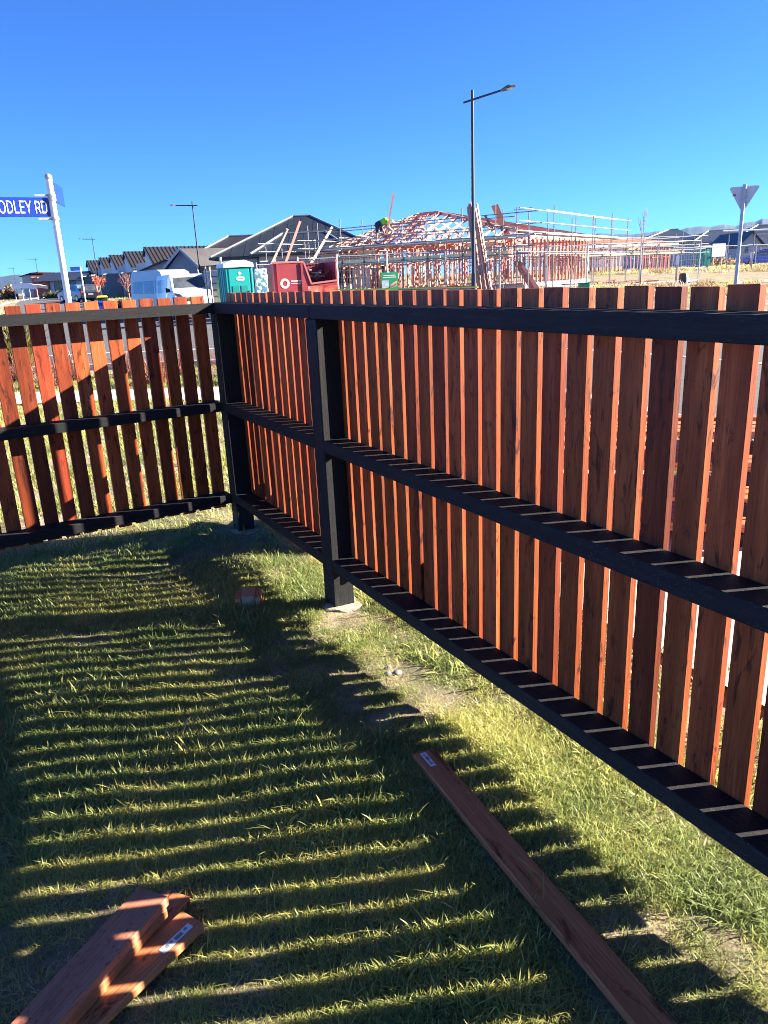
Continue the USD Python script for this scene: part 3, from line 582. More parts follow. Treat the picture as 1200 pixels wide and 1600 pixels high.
def gable_walls(x0, x1, y0, ym, y1, ze0, zr, ze1, z0=-0.6):
    sec = [(y0, z0), (y1, z0), (y1, ze1), (ym, zr), (y0, ze0)]
    m = trimesh.creation.extrude_polygon(SP(sec), x1 - x0, engine='earcut')
    m.vertices = np.c_[m.vertices[:, 2] + x0, m.vertices[:, 0], m.vertices[:, 1]]; m.fix_normals(); return m
def house(name, label, u, d, cat='house', yaw=0.0, group=None):
    q = uv(u, d); z = float(terrain(q[0], q[1])); return thing(name, label, cat, (q[0], q[1], z), -YAW + yaw, group), z

# --- row of five gabled houses going away along the side street
for i, (px, top, D) in enumerate([(134.5, 407, 113), (154, 402.5, 106), (170, 398.5, 99), (192, 393, 91.5), (224, 386, 83.5)]):
    u, zr = at(px, top, D)
    lab = ['farthest of the gabled houses in a row, behind the distant street lamp', 'second farthest gabled house of the row, partly behind the lamp pole', 'middle house of the five in the gabled row, with a dark door', 'second nearest gabled house of the row, left of the taller van', 'nearest gabled house of the row, with the longest ribbed roof, above the vans'][i]
    t, z = house('gabled_house', lab, u, D, yaw=0.54, group='row of gabled houses along the side street'); zr -= z
    ze = zr - 1.75; w = 9.0 if i < 4 else 11.0
    obj('wall', gable_walls(0.25, w, -2.55, 0.0, 0.9, ze - 0.10, zr - 0.14, zr - 0.95), M_WALLP, t)
    gable_roof(t, 0.15, w, -2.55, 0.0, 0.9, ze, zr, zr - 0.85, M_ROOF_TILE, 0.15, 0.42, 0.06)
    obj('fascia', cat_([bar((-0.02, -2.7, ze - 0.02), (-0.02, 0.0, zr - 0.02), 0.05, 0.16)]), M_GUTTER, t)
    obj('gutter', box(0.1, w, -2.82, -2.72, ze - 0.16, ze - 0.02), M_GUTTER, t)
    obj('door', box(0.19, 0.245, -2.2, 0.4, -0.5, 2.25), M_DOOR, t)
    window(t, 1.2, 2.6, 1.0, 2.3, 0.245, 'side')
    obj('porch', cat_([box(-1.5, 0.18, 3.6, 4.5, -0.5, 2.5), box(0.26, w, 0.91, 5.0, -0.5, zr - 1.5), box(-1.8, 0.1, 3.4, 4.7, 2.505, 2.65)]), M_WALLG if i % 2 else M_WALLB, t)
    obj('garage_door', box(-1.55, -1.505, 3.7, 4.4, -0.4, 2.2), M_DOOR, t)
# --- garage with a beige gable right behind the vans
u0_, z_ = at(222, 420, 70); u1_, zg = at(262, 405, 70)
t, z = house('garage', 'low beige garage with a shallow dark gable roof behind the vans', u0_, 70)
w = 3.4; zr = zg - z
obj('wall', gable_walls(-2.3, 2.3, -w / 2 * 0 - 0.0, 2.3, 4.6, zr - 0.9, zr - 0.12, zr - 0.9).apply_transform(trimesh.transformations.rotation_matrix(math.pi / 2, [0, 0, 1])).apply_translation([4.6, 2.0, 0]), M_WALLB, t)
obj('roof', cat_([slab([(-0.5, -0.7, zr - 1.0), (-0.5, 4.4, zr - 1.0), (2.3, 4.4, zr), (2.3, -0.7, zr)]), slab([(5.1, -0.7, zr - 1.0), (5.1, 4.4, zr - 1.0), (2.3, 4.4, zr), (2.3, -0.7, zr)])]), M_ROOF_TILE, t)
obj('garage_door', box(0.9, 3.5, -0.36, -0.305, -0.2, 2.15), M_WALLW, t)
# --- brown tiled house with a front gable and a hip behind it
D = 63; uA, zA = at(283, 391, D + 2.5); uL, zL = at(273, 418, D); uR, zR = at(343, 411, D)
t, z = house('tiled_house', 'grey house with a brown tiled roof and a small front gable beside the street lamp', uL, D)
wd = 1.9; ze, zr = zL - z + 0.1, zA - z
obj('wall', cat_([box(0.5, uR - uL + 3, 1.2, 8, -0.6, ze - 0.05)]), M_WALLG, t)
gw_ = gable_walls(0.0, 4.0, -1.15, 0, 1.15, ze - 0.1, zr - 0.14, ze - 0.1); gw_.apply_transform(trimesh.transformations.rotation_matrix(math.pi / 2 , [0, 0, 1])); gw_.apply_translation([0.7, -0.2, 0]); obj('front_gable', gw_, M_WALLG, t)
gr = [slab([(-0.75, -0.6, ze - 0.12), (-0.75, 6.0, ze - 0.12), (0.7, 6.0, zr), (0.7, -0.6, zr)])]
obj('roof', cat_(gr + [slab([(0.7, -0.6, zr), (uR - uL + 0.3, -0.2 + 2.2, zr + 0.0), (uR - uL + 0.3, 1.0, ze), (1.9, -0.4, ze - 0.1)])]), M_ROOF_TILE, t)
obj('bargeboard', cat_([bar((-0.75, -0.62, ze - 0.14), (0.7, -0.62, zr - 0.02), 0.05, 0.18), bar((1.95, -0.5, ze - 0.14), (0.7, -0.62, zr - 0.02), 0.05, 0.18)]), M_WALLP, t)
uP, zP = at(358, 370, D + 9); ub, zb2 = at(404, 368, D + 9)
px0 = uP - uL
obj('hip_roof', cat_([slab([(px0 - 3.4, 3.6, ze + 0.35), (px0 + 7.5, 3.0, ze + 0.1), (px0 + 4.0, 8.6, zP - z), (px0, 8.6, zP - z)]), slab([(px0 - 3.4, 3.6, ze + 0.35), (px0 - 3.6, 13.5, ze + 0.2), (px0, 8.6, zP - z)]), slab([(px0 - 3.6, 13.5, ze + 0.2), (px0 + 7.5, 13.5, ze + 0.2), (px0 + 4.0, 8.6, zP - z), (px0, 8.6, zP - z)]), slab([(px0 + 7.5, 3.0, ze + .1), (px0 + 7.5, 13.5, ze + .2), (px0 + 4.0, 8.6, zP - z)])]), M_ROOF_TILE, t)
obj('ridge_flashing', cat_([tube((px0 - 3.4, 3.6, ze + 0.4), (px0, 8.6, zP - z + 0.04), 0.08, n=6), tube((px0, 8.6, zP - z + 0.04), (px0 + 4, 8.6, zP - z + 0.04), 0.08, n=6)]), M_FLASH, t)
window(t, 0.2, 1.0, 0.9, 2.1, -0.2); window(t, 2.6, 3.4, 0.6, 2.2, 1.2)
obj('downpipe', tube((2.3, 1.1, -0.4), (2.3, 1.1, ze - 0.1), 0.05, n=8), M_WHITE, t)
# --- big charcoal hip-roofed house
u0_, z0_ = at(329, 405, 53); u1_ = at(600, 395, 53)[0]; zr_ = at(465, 338, 58.2)[1]
t, z = house('charcoal_roofed_house', 'big white house with a charcoal hipped roof behind the portable toilet and red skip', u0_ + 0.5, 53.5)
ze, zr = z0_ - z + 0.1, zr_ - z; Wd = u1_ - u0_ - 1
obj('wall', cat_([box(0, Wd, 0, 9.4, -0.6, ze - 0.18), box(3.3, Wd, -4.4, 0.0, -0.6, ze - 0.18)]), M_WALLW, t)
hip_block(t, 0, Wd, 0, 9.4, ze, zr, M_ROOF_DARK, 0.5, 0.9)
ua, za = at(417, 366, 51.2); hip_block(t, 3.3, Wd - 2.0, -4.4, 0.9, ze - 0.06, za - z, M_ROOF_DARK, 0.45, 0.9, inset=1.7, name='front_roof')
for x0, x1, z0, z1 in ((4.6, 5.7, 0.3, 2.2), (7.4, 9.0, 1.0, 2.2), (10.2, 11.4, 0.3, 2.2)): window(t, x0, x1, z0, z1, -4.4)
for x0, x1 in ((0.4, 1.2), (1.7, 2.6)): window(t, x0, x1, 0.4, 2.2, 0.0)
obj('downpipe', tube((3.22, -4.5, -0.5), (3.22, -4.5, ze - 0.2), 0.05, n=8), M_GUTTER, t)
# --- far left: low dark-roofed house with a brick-red end, grey block behind it
u0_, z0_ = at(57, 440, 108); u1_, _ = at(126, 438, 108); zr_ = at(60, 427, 112)[1]
t, z = house('brick_red_house', 'low house with a flat dark roof, one brick-red wall and white walls, far left', u0_, 108); Wd = u1_ - u0_; ze = z0_ - z; zr = zr_ - z
obj('wall', box(1.6, Wd, 0.3, 8, -0.6, ze - 0.02), M_WALLW, t); obj('end_wall', box(0.1, 1.59, 0.0, 7.9, -0.6, ze - 0.03), M_BRICKR, t)
gable_roof(t, 0, Wd, 0, 4, 8, ze, zr, ze, M_ROOF_DARK, 0.35)
window(t, 2.2, 3.4, 0.7, 2.0, 0.3); window(t, 4.4, 5.2, 0.9, 2.0, 0.3)
u0_, z0_ = at(33, 427, 130); u1_, _ = at(58, 427, 130)
t, z = house('grey_block', 'small grey two-tone block with a brick-red panel left of the brick-red house', u0_, 130); Wd = u1_ - u0_; h = z0_ - z
obj('wall', box(0, Wd * 0.6, 0, 6, -0.6, h - 0.4), M_WALLG, t); obj('panel', box(Wd * 0.6 + 0.01, Wd, -0.2, 6, -0.6, h - 0.7), M_BRICKR, t); obj('roof', cat_([slab([(-0.3, -0.5, h - 0.5), (Wd * 0.62, -0.5, h), (Wd * 0.62, 6.3, h), (-0.3, 6.3, h - 0.5)]), slab([(Wd * 0.62, -0.5, h), (Wd + 0.4, -0.5, h + 0.1), (Wd + 0.4, 6.3, h + 0.1), (Wd * 0.62, 6.3, h)])]), M_ROOF_TILE, t)
# --- white canopy at the far left
u0_, z0_ = at(18, 443, 92); u1_, _ = at(57, 444, 92)
t, z = house('canopy', 'long white fabric canopy on posts at the far left', u0_, 92, 'canopy'); Wd = u1_ - u0_; h = z0_ - z
xs = np.linspace(0, Wd, 12); pr = h - 0.25 * np.abs(xs / Wd - 0.35) ** 1.4 * 2
cv = np.vstack([np.c_[xs, np.full(12, y), pr - dz] for y, dz in ((0, 0.55), (0.05, 0.0), (3.0, 0.12), (3.05, 0.5))]); cf = np.array([[r * 12 + i, r * 12 + i + 1, (r + 1) * 12 + i + 1, (r + 1) * 12 + i] for r in range(3) for i in range(11)])
obj('fabric', (cv, cf), M_WHITE, t)
for i in range(4): obj('post', tube((Wd * (0.04 + 0.3 * i), 0.2, -0.1), (Wd * (0.04 + 0.3 * i), 0.2, h - 0.5), 0.05), M_GALV, t)
# --- houses at the right
def far_hip(label, pxl, pxr, pxa, pxb, ye, ya, D, depth, wallm, roofm, wins=(), walls_down=-1.2):
    u0_, z0_ = at(pxl, ye, D); u1_, _ = at(pxr, ye, D); ua, za = at(pxa, ya, D + depth / 2); ub, _ = at(pxb, ya, D + depth / 2)
    t, z = house('hipped_house', label, u0_, D); Wd = u1_ - u0_; ze, zr = z0_ - z, za - z
    obj('wall', box(0.4, Wd - 0.4, 0.4, depth - 0.4, walls_down, ze - 0.05), wallm, t)
    C = [(0, 0, ze), (Wd, 0, ze), (Wd, depth, ze), (0, depth, ze)]; A, B = (ua - u0_, depth / 2, zr), (max(ub - u0_, ua - u0_ + 0.05), depth / 2, zr)
    r = obj('roof', cat_([slab(q) for q in ([C[0], C[1], B, A], [C[2], C[3], A, B], [C[3], C[0], A], [C[1], C[2], B])]), roofm, t)
    obj('ridge_flashing', cat_([tube(np.array(a) + [0, 0, .04], np.array(b) + [0, 0, .04], 0.09, n=6) for a, b in ((A, B), (A, C[0]))]), M_FLASH, r)
    obj('gutter', box(-0.1, Wd + 0.1, -0.12, 0.0, ze - 0.16, ze - 0.02), M_WALLP, t)
    for x0, x1, z0, z1 in wins: window(t, Wd * x0, Wd * x1, z0, z1, 0.4)
    return t
far_hip('small dark hipped roof behind the far end of the long house frame', 1000, 1092, 1045, 1060, 377, 359, 112, 9, M_WALLG, M_ROOF_BLUE, ((0.5, 0.6, 0.6, 2.0),))
far_hip('house with a slate-blue hipped roof behind the white hoarding', 1084, 1162, 1107, 1150, 377, 361, 100, 9, M_WALLG, M_ROOF_BLUE, ((0.50, 0.80, 0.4, 2.1),))
far_hip('dark roofed house at the right edge, above the pale bar', 1160, 1260, 1184, 1240, 366, 352, 125, 9, M_WALLG, M_ROOF_DARK)
u0_, z0_ = at(1153, 384, 90); u1_, _ = at(1192, 386, 90); zr_ = at(1168, 361, 90)[1]
t, z = house('gable_ended_house', 'grey house turning its plain gable end this way, right of the traffic sign', u0_, 90); Wd = u1_ - u0_; zr = zr_ - z; ze = z0_ - z
g_ = gable_walls(0, 8, -Wd / 2, 0, Wd / 2, ze - .1, zr - .12, ze - .1, -1.0); g_.apply_transform(trimesh.transformations.rotation_matrix(math.pi / 2, [0, 0, 1])); g_.apply_translation([Wd / 2, 0, 0]); obj('wall', g_, M_WALLG, t)
obj('roof', cat_([slab([(-0.3, -0.4, ze - .2), (-0.3, 8.2, ze - .2), (Wd / 2, 8.2, zr), (Wd / 2, -0.4, zr)]), slab([(Wd + .3, -0.4, ze - .2), (Wd + .3, 8.2, ze - .2), (Wd / 2, 8.2, zr), (Wd / 2, -0.4, zr)])]), M_ROOF_BLUE, t)
window(t, Wd * 0.30, Wd * 0.42, 1.4, 2.0, 0.0); obj('downpipe', tube((Wd - 0.25, -0.05, -0.2), (Wd - 0.25, -0.05, ze - .2), 0.07), M_WHITE, t)

# ================================================================ HILLS
def ridge(name, pts, D, thick, seed, mat):
    """A range of hills: a skyline given by places in the photograph, built as a folded slope with spurs, D metres away."""
    pts = np.array(pts, float); n = 260; px = np.linspace(pts[0, 0], pts[-1, 0], n); py = np.interp(px, pts[:, 0], pts[:, 1])
    tops = np.array([W(a, b, D) for a, b in zip(px, py)]); dirs = tops[:, :2] / np.linalg.norm(tops[:, :2], axis=1)[:, None]
    rows, m = [], 34; s = np.arange(n) * np.linalg.norm(tops[-1] - tops[0]) / n
    jag = (meshkit.fbm(np.stack([s / 260.0, np.zeros(n), np.full(n, seed)], -1), 4, seed) - 0.5) * 0.10
    for j in range(m):
        q = j / (m - 1); f = 1 - abs(2 * q - 1)                                # 0 at both feet, 1 along the crest
        off = (q - 0.5) * thick; xy = tops[:, :2] + dirs * off
        spur = np.abs(meshkit.fbm(np.stack([s / 1100.0, np.full(n, off / 1500.0), np.full(n, seed)], -1), 5, seed) - 0.5) * 2
        z = (tops[:, 2] * (1 + jag) + 60) * f * (1 - 0.9 * spur * (1 - f)) - 60
        rows.append(np.c_[xy, z])
    v = np.vstack(rows); f = np.array([[j * n + i, j * n + i + 1, (j + 1) * n + i + 1, (j + 1) * n + i] for j in range(m - 1) for i in range(n - 1)])
    obj(name, (v, f), mat, smooth=True, kind='structure')
M_HILL = plain('forested_hill', (0.018, 0.030, 0.024), 0.95, noise=0.3, scale=0.004)
ridge('hills', [(860, 382), (885, 370), (900, 366), (920, 368), (935, 363), (960, 365), (985, 363), (1000, 362), (1030, 360), (1070, 368), (1100, 378)], 12500, 5200, 3, M_HILL)
ridge('hills', [(1030, 374), (1055, 361), (1075, 353), (1095, 351), (1112, 352), (1132, 347), (1150, 351), (1165, 347), (1180, 345), (1192, 340), (1205, 342), (1240, 330), (1300, 335)], 9500, 5000, 4, M_HILL)
ridge('hills', [(-120, 428), (-60, 424), (-10, 431), (15, 429), (30, 428), (50, 431), (90, 438), (160, 446), (260, 452)], 11000, 5000, 6, M_HILL)

# ================================================================ THE BUILDING SITE
M_PINK = plain('pink_framing_timber', (0.42, 0.150, 0.115), 0.7, noise=0.25, scale=3.0); M_PALE = plain('pale_framing_timber', (0.50, 0.33, 0.22), 0.7, noise=0.2, scale=3.0)
M_ORANGE = plain('orange_roof_batten', (0.48, 0.15, 0.09), 0.7, noise=0.2, scale=2.0); M_SCAF = plain('scaffold_tube', (0.19, 0.19, 0.195), 0.55, metal=0.2)
M_PLANKS = plain('scaffold_plank', (0.30, 0.29, 0.28), 0.7, noise=0.15); M_YELLOW = plain('yellow_toe_board', (0.75, 0.62, 0.28), 0.6, noise=0.15); M_FASCIA = plain('steel_fascia', (0.42, 0.43, 0.45), 0.4, metal=0.5)
def frame_house(name, label, P0, P1, depth, floor, eave, peak, rl, rw, spacing, batten=None, inner=3, battened=(), mat=M_PINK, seed=5, bstep=0.075):
    """A timber-framed house: P0, P1 the ends of its front wall in plan; hipped roof of rafters."""
    r = np.random.default_rng(seed); P0, P1 = np.array(P0[:2]), np.array(P1[:2]); L = np.linalg.norm(P1 - P0); e = (P1 - P0) / L
    t = thing(name, label, 'house frame', (P0[0], P0[1], 0), math.atan2(e[1], e[0]))
    obj('slab', cbox(-0.15, L + 0.15, -0.15, depth + 0.15, floor - 0.6, floor - 0.002, 0.02), M_CONCRETE, t)
    wt = eave - 0.06
    def wall(a, b, every=0.5, openings=()):
        a, b = np.array(a, float), np.array(b, float); l = np.linalg.norm(b - a); d = (b - a) / l; n = max(2, int(round(l / every)))
        for k in range(n + 1):
            x = min(max(l * k / n, 0.03), l - 0.03)
            if any(o0 < x < o1 for o0, o1 in openings): continue
            q = a + d * x; obj('stud', bar((*q, floor + 0.046), (*q, wt - 0.092), 0.09, 0.045, (*d, 0)), mat if r.uniform() < 0.72 else M_PALE, t)
        for z in (floor + 0.023, wt - 0.069, wt - 0.023): obj('plate', bar((*a, z), (*b, z), 0.092, 0.045), mat, t)
        z = floor + 1.3
        for k in range(n):
            if any(o0 - 0.3 < l * (k + 0.5) / n < o1 + 0.3 for o0, o1 in openings): continue
            q0, q1 = a + d * (l * k / n + 0.05), a + d * (l * (k + 1) / n - 0.05)
            if r.uniform() < 0.75: obj('nog', bar((*q0, z + r.uniform(-.06, .06)), (*q1, z + r.uniform(-.06, .06)), 0.088, 0.045), M_PALE if r.uniform() < .4 else mat, t)
        for o0, o1 in openings:
            q0, q1 = a + d * o0, a + d * o1; obj('lintel', bar((*q0, wt - 0.25), (*q1, wt - 0.25), 0.09, 0.24), M_PALE, t)
    wall((0, 0), (L, 0), 0.48, ((L * 0.10, L * 0.10 + 1.2), (L * 0.72, L * 0.72 + 1.5))); wall((0, 0.1), (0, depth), 0.55); wall((L, 0.1), (L, depth), 0.55); wall((0, depth), (L, depth), 0.6, ((2.0, 4.0),))
    for k in range(inner):
        y = depth * (k + 1) / (inner + 1); wall((0.2, y), (L * (0.55 + 0.2 * (k % 2)), y), 0.62)
        x = L * (k + 1) / (inner + 1); wall((x, 0.2), (x, depth * 0.45), 0.62)
    # diagonal braces
    for x in (L * 0.35, L * 0.62, L * 0.9): obj('brace', bar((x - 0.9, -0.055, floor + 0.1), (x, -0.055, wt - 0.1), 0.02, 0.07, (0, 1, 0)), M_PALE, t)
    o = 0.5; ym = depth / 2; rr2 = rl + rw; A, B = np.array([rl, ym, peak]), np.array([rr2, ym, peak]); sl = (peak - eave) / (ym + o)
    ez = eave + 0.02
    def rafter(p_, q_, m_, nm='rafter'): obj(nm, bar(p_, q_, 0.045, 0.13), m_, t)
    for x in np.arange(-o + 0.1, L + o, spacing):
        for sgn_, ye in ((1, -o), (-1, depth + o)):
            run = ym + o
            f = min(1.0, (x + o) / (rl + o), (L + o - x) / (L - rr2 + o))
            if f < 0.08: continue
            rafter((x, ye, ez), (x, ye + sgn_ * run * f, ez + (peak - ez) * f), mat if r.uniform() < .85 else M_PALE)
            if f > 0.35 and sgn_ == 1:
                m1 = (x, ye + run * f * 0.55, ez + (peak - ez) * f * 0.55)
                obj('web', bar(m1, (x, ye + run * f * 0.85, eave), 0.04, 0.09), mat, t); obj('web', bar((x, ye + run * f * 0.3, eave), m1, 0.04, 0.09), M_PALE, t)
        if x > 0 and x < L: obj('bottom_chord', bar((x, -o * 0, eave + 0.04), (x, depth, eave + 0.04), 0.045, 0.09), mat, t)
    for y in np.arange(-o + spacing * 0.6, depth + o, spacing):
        f = 1 - abs(y - ym) / (ym + o)
        if f < 0.08: continue
        rafter((-o, y, ez), (-o + (rl + o) * f, y, ez + (peak - ez) * f), mat); rafter((L + o, y, ez), (L + o - (L - rr2 + o) * f, y, ez + (peak - ez) * f), M_PALE if r.uniform() < .2 else mat)
    for a, b in ((A, B), (A, (-o, -o, ez)), (A, (-o, depth + o, ez)), (B, (L + o, -o, ez)), (B, (L + o, depth + o, ez))): obj('hip_rafter', bar(a, b, 0.05, 0.19), M_PALE if b[1] < 0 else mat, t)
    bm = batten or mat
    for k in np.arange(0.06, 0.96, bstep):
        z = ez + (peak - ez) * k + 0.09; xl, xr = -o + (rl + o) * k, L + o - (L - rr2 + o) * k; yl, yr = -o + (ym + o) * k, depth + o - (ym + o) * k
        if 'front' in battened: obj('batten', bar((xl, yl, z), (xr, yl, z), 0.07, 0.045), bm, t)
        if 'left' in battened: obj('batten', bar((xl, yl, z), (xl, yr, z), 0.07, 0.045), bm, t)
        if 'front_left' in battened: obj('batten', bar((xl, yl, z), (xl + (0.50 * L - xl) * (1 - 0.55 * k), yl, z), 0.07, 0.045), bm, t)
        if 'back' in battened: obj('batten', bar((xl, yr, z), (xr, yr, z), 0.07, 0.045), bm, t)
    obj('fascia', cat_([bar((-o, -o - 0.03, ez - 0.05), (L + o, -o - 0.03, ez - 0.05), 0.03, 0.19), bar((-o - 0.03, -o, ez - 0.05), (-o - 0.03, depth + o, ez - 0.05), 0.03, 0.19), bar((L + o + 0.03, -o, ez - 0.05), (L + o + 0.03, depth + o, ez - 0.05), 0.03, 0.19)]), M_FASCIA, t)
    return t, L
A0, A1 = W(537, 440, 45.0), W(818, 425, 39.0)
zf = W(680, 449, 42)[2]; ze1 = W(680, 377, 41.5)[2]; zp1 = W(676, 331, 46.5)[2]
e_ = (A1 - A0)[:2]; e_ /= np.linalg.norm(e_); n_1 = np.array([-e_[1], e_[0]])
def ridge_x(px):                              # where along the front wall the ridge end seen at px stands
    d = ray(px, 333)[:2]; return float(np.linalg.solve(np.stack([d, -e_], 1), A0[:2] + n_1 * 5.0)[1])
RL1 = ridge_x(656); RW1 = ridge_x(684) - RL1; print('ridge', RL1, RW1)
H1, LH1 = frame_house('house_frame', 'pink timber frame of a hip-roofed house under construction, wrapped in scaffolding', A0, A1, 10.0, zf, ze1, zp1, RL1, RW1, 0.85, M_PINK, 3, ('left', 'front_left'), M_PINK, 5, 0.11)
B0, B1 = W(793, 425, 70), W(1046, 415, 77); zf2 = W(850, 432, 71)[2] ; ze2 = W(900, 385, 71)[2]; zp2 = W(900, 370.5, 77)[2]
H2, LH2 = frame_house('house_frame', 'long low timber frame with an orange battened roof, beyond the scaffolded house', B0, B1, 9.0, zf2, ze2, zp2, 4.5, float(np.linalg.norm((B1 - B0)[:2])) - 9.0, 1.2, M_ORANGE, 1, ('front', 'left'), plain('red_framing_timber', (0.38, 0.11, 0.10), 0.7, noise=0.25, scale=2.0), 8)

def scaffold(label, Q0, Q1, base, heights, posts, deck_z, deck2_z, over=(1.2, 1.6), rows=(-1.0, -1.9), lean=0.0):
    Q0, Q1 = np.array(Q0[:2]), np.array(Q1[:2]); L = np.linalg.norm(Q1 - Q0); e = (Q1 - Q0) / L
    t = thing('scaffold', label, 'scaffold', (Q0[0], Q0[1], 0), math.atan2(e[1], e[0])); r = np.random.default_rng(4)
    for i, x in enumerate(posts):
        for j, y in enumerate(rows):
            if j == 0 and i % 2: continue
            xx = x * L; z = float(terrain(*(Q0 + e * xx)))
            obj('standard', tube((xx, y, z), (xx, y, heights[0] + r.uniform(0.1, 0.5)), 0.027, n=7), M_SCAF, t)
    for z in heights:
        a, b = -over[0] + r.uniform(-.5, .5), L + over[1] + r.uniform(-.6, .4)
        obj('ledger', tube((a, rows[1] - 0.055, z), (b, rows[1] - 0.055, z + r.uniform(-.03, .03)), 0.025, n=7), M_SCAF, t)
        obj('ledger', tube((0.0 - over[0] * 0.4, rows[0] - 0.055, z - 0.06), (L, rows[0] - 0.055, z - 0.06), 0.025, n=7), M_SCAF, t)
    for k, x in enumerate(posts):
        for z in heights[1:]: obj('transom', tube((x * L + 0.055, rows[1] - 0.25, z + 0.055), (x * L + 0.055, rows[0] + 0.35, z + 0.055), 0.025, n=7), M_SCAF, t)
    n = max(2, int(L / 3.0))
    for k in range(n):
        for q in range(3):
            y0 = rows[1] + 0.06 + q * 0.29
            obj('deck_plank', cbox(L * k / n + 0.02, L * (k + 1) / n - 0.02, y0, y0 + 0.23, deck_z, deck_z + 0.04, 0.004), M_PLANKS, t)
        if k > n * 0.3 or n < 4: obj('toe_board', cbox(L * k / n + 0.02, L * (k + 1) / n - 0.02, rows[1] + 0.03, rows[1] + 0.06, deck2_z, deck2_z + 0.2, 0.003), M_YELLOW, t)
        obj('deck_plank', cbox(L * k / n + 0.02, L * (k + 1) / n - 0.02, rows[1] + 0.08, rows[1] + 0.72, deck2_z - 0.06, deck2_z - 0.015, 0.004), M_PLANKS, t)
    return t, e, L
hs = [W(667, 345, 39.5)[2], W(667, 362.5, 39.5)[2], W(667, 377, 39.5)[2], W(667, 393, 39.5)[2], W(667, 405, 39.5)[2]]
SC, e1, L1_ = scaffold('steel tube scaffold along the front of the pink house frame, yellow toe boards halfway up', A0, A1, 0, hs, (-0.08, 0.12, 0.25, 0.47, 0.60, 0.78, 0.94, 1.04), hs[2] - 0.10, hs[4] - 0.02, (0.8, 1.3))
# scaffold round the left end and the right end
t = thing('scaffold', 'steel tube scaffold around the left corner of the pink house frame, above the red skip', 'scaffold', (A0[0], A0[1], 0), math.atan2(e1[1], e1[0]))
rr = np.random.default_rng(6)
for x in (-4.6, -3.4, -1.7):
    for y in (-1.2, 2.0, 5.5): obj('standard', tube((x, y, 0.4), (x, y, hs[0] - 0.55 + rr.uniform(-0.5, .4)), 0.027, n=7), M_SCAF, t)
for k, z in enumerate((hs[1] + 0.05, hs[2] + 0.05, hs[3], hs[3] - 0.55)):
    obj('ledger', tube((-5.3 + 0.2 * k, -1.26, z), (0.6, -1.26, z + 0.02), 0.025, n=7), M_SCAF, t)
    obj('ledger', tube((-5.0, 1.94, z + 0.02), (0.0, 1.94, z + 0.1), 0.025, n=7), M_SCAF, t)
    for x in (-4.6, -1.7): obj('transom', tube((x + 0.055, -1.9, z + 0.06), (x + 0.055, 6.3, z + 0.06), 0.025, n=7), M_SCAF, t)
for q in range(4): obj('deck_plank', cbox(-4.9, 0.0, -1.15 + 0.28 * q, -0.92 + 0.28 * q, hs[3] + 0.1 - 0.04, hs[3] + 0.1, 0.004), M_PLANKS, t)
for q in range(9):
    a = np.array([rr.uniform(-4.5, -0.5), rr.uniform(-0.6, 2.5), hs[3] + 0.2 + 0.045 * q]); d_ = np.array([math.cos(v_ := rr.uniform(-0.5, 0.5)), math.sin(v_), rr.uniform(-.04, .1)]) * rr.uniform(1.5, 3)
    obj('loose_timber', bar(a, a + d_, 0.09, 0.045), M_PALE if q % 3 else M_PINK, t)
t = thing('scaffold', 'scaffold tubes running back along the right end of the pink house frame, ends sticking out', 'scaffold', (A1[0], A1[1], 0), math.atan2(e1[1], e1[0]))
for y in (-3.0, 0.2, 3.4, 6.6, 9.8): obj('standard', tube((1.45, y, 0.45), (1.45, y, hs[0] + rr.uniform(-.2, .5)), 0.027, n=7), M_SCAF, t); obj('standard', tube((2.35, y, 0.45), (2.35, y, hs[0] + rr.uniform(-.3, .3)), 0.027, n=7), M_SCAF, t)
for z in (hs[0], hs[1], hs[2] + 0.02, hs[4]): obj('ledger', tube((1.5, -4.3 + rr.uniform(-.4, .4), z + 0.05), (1.5, 10.4, z + 0.05), 0.025, n=7), M_SCAF, t); obj('ledger', tube((2.40, -3.4, z - 0.08), (2.40, 10.2, z - 0.08), 0.025, n=7), M_SCAF, t)
for q in range(3): obj('deck_plank', cbox(1.52 + .27 * q, 1.75 + .27 * q, -3.0, 10, hs[2] - 0.1, hs[2] - 0.06, 0.004), M_PLANKS, t)
h2s = [W(950, 372, 70)[2], W(950, 386, 70)[2], W(950, 394, 70)[2], W(950, 399, 70)[2]]
scaffold('long low scaffold along the front of the orange-roofed house frame', B0, B1, 0, h2s, (0.0, 0.16, 0.32, 0.48, 0.66, 0.82, 0.98, 1.06), h2s[1] - 0.1, h2s[3], (0.5, 2.5))

def leaning(name, label, cat, pts, D0, D1, w, h, mat, n=1, group=None):
    """Timbers leaning from a foot to a head given by places in the photograph and distances."""
    a, b = W(*pts[0], D0), W(*pts[1], D1); t = thing(name, label, cat, tuple(a), 0, group); side = np.array([RGT[0], RGT[1], 0.0]); q = np.random.default_rng(len(label))
    for k in range(n):
        o0 = side * (k - (n - 1) / 2) * (w + 0.012) + np.array([0, 0, 0.0]) + np.array([FWD[0], FWD[1], 0]) * (0.05 * (k % 2)); o1 = side * (k - (n - 1) / 2) * (w * 0.72) + np.array([FWD[0], FWD[1], 0]) * (0.05 * (k % 2)) + np.array([0, 0, q.uniform(-0.35, 0.05) if n > 1 else 0])
        obj('timber', bar(o0, b - a + o1, w, h, (FWD[0] - 0.9 * RGT[0] * (n > 2), FWD[1] - 0.9 * RGT[1] * (n > 2), 0.2)), mat[k % len(mat)], t)
    return t
leaning('leaning_timbers', 'bundle of long pale timbers leaning upright beside the tall street lamp', 'timber bundle', [(757, 458), (738, 314)], 35.5, 37.4, 0.10, 0.06, [M_PALE, M_PALE, M_PINK], 7)
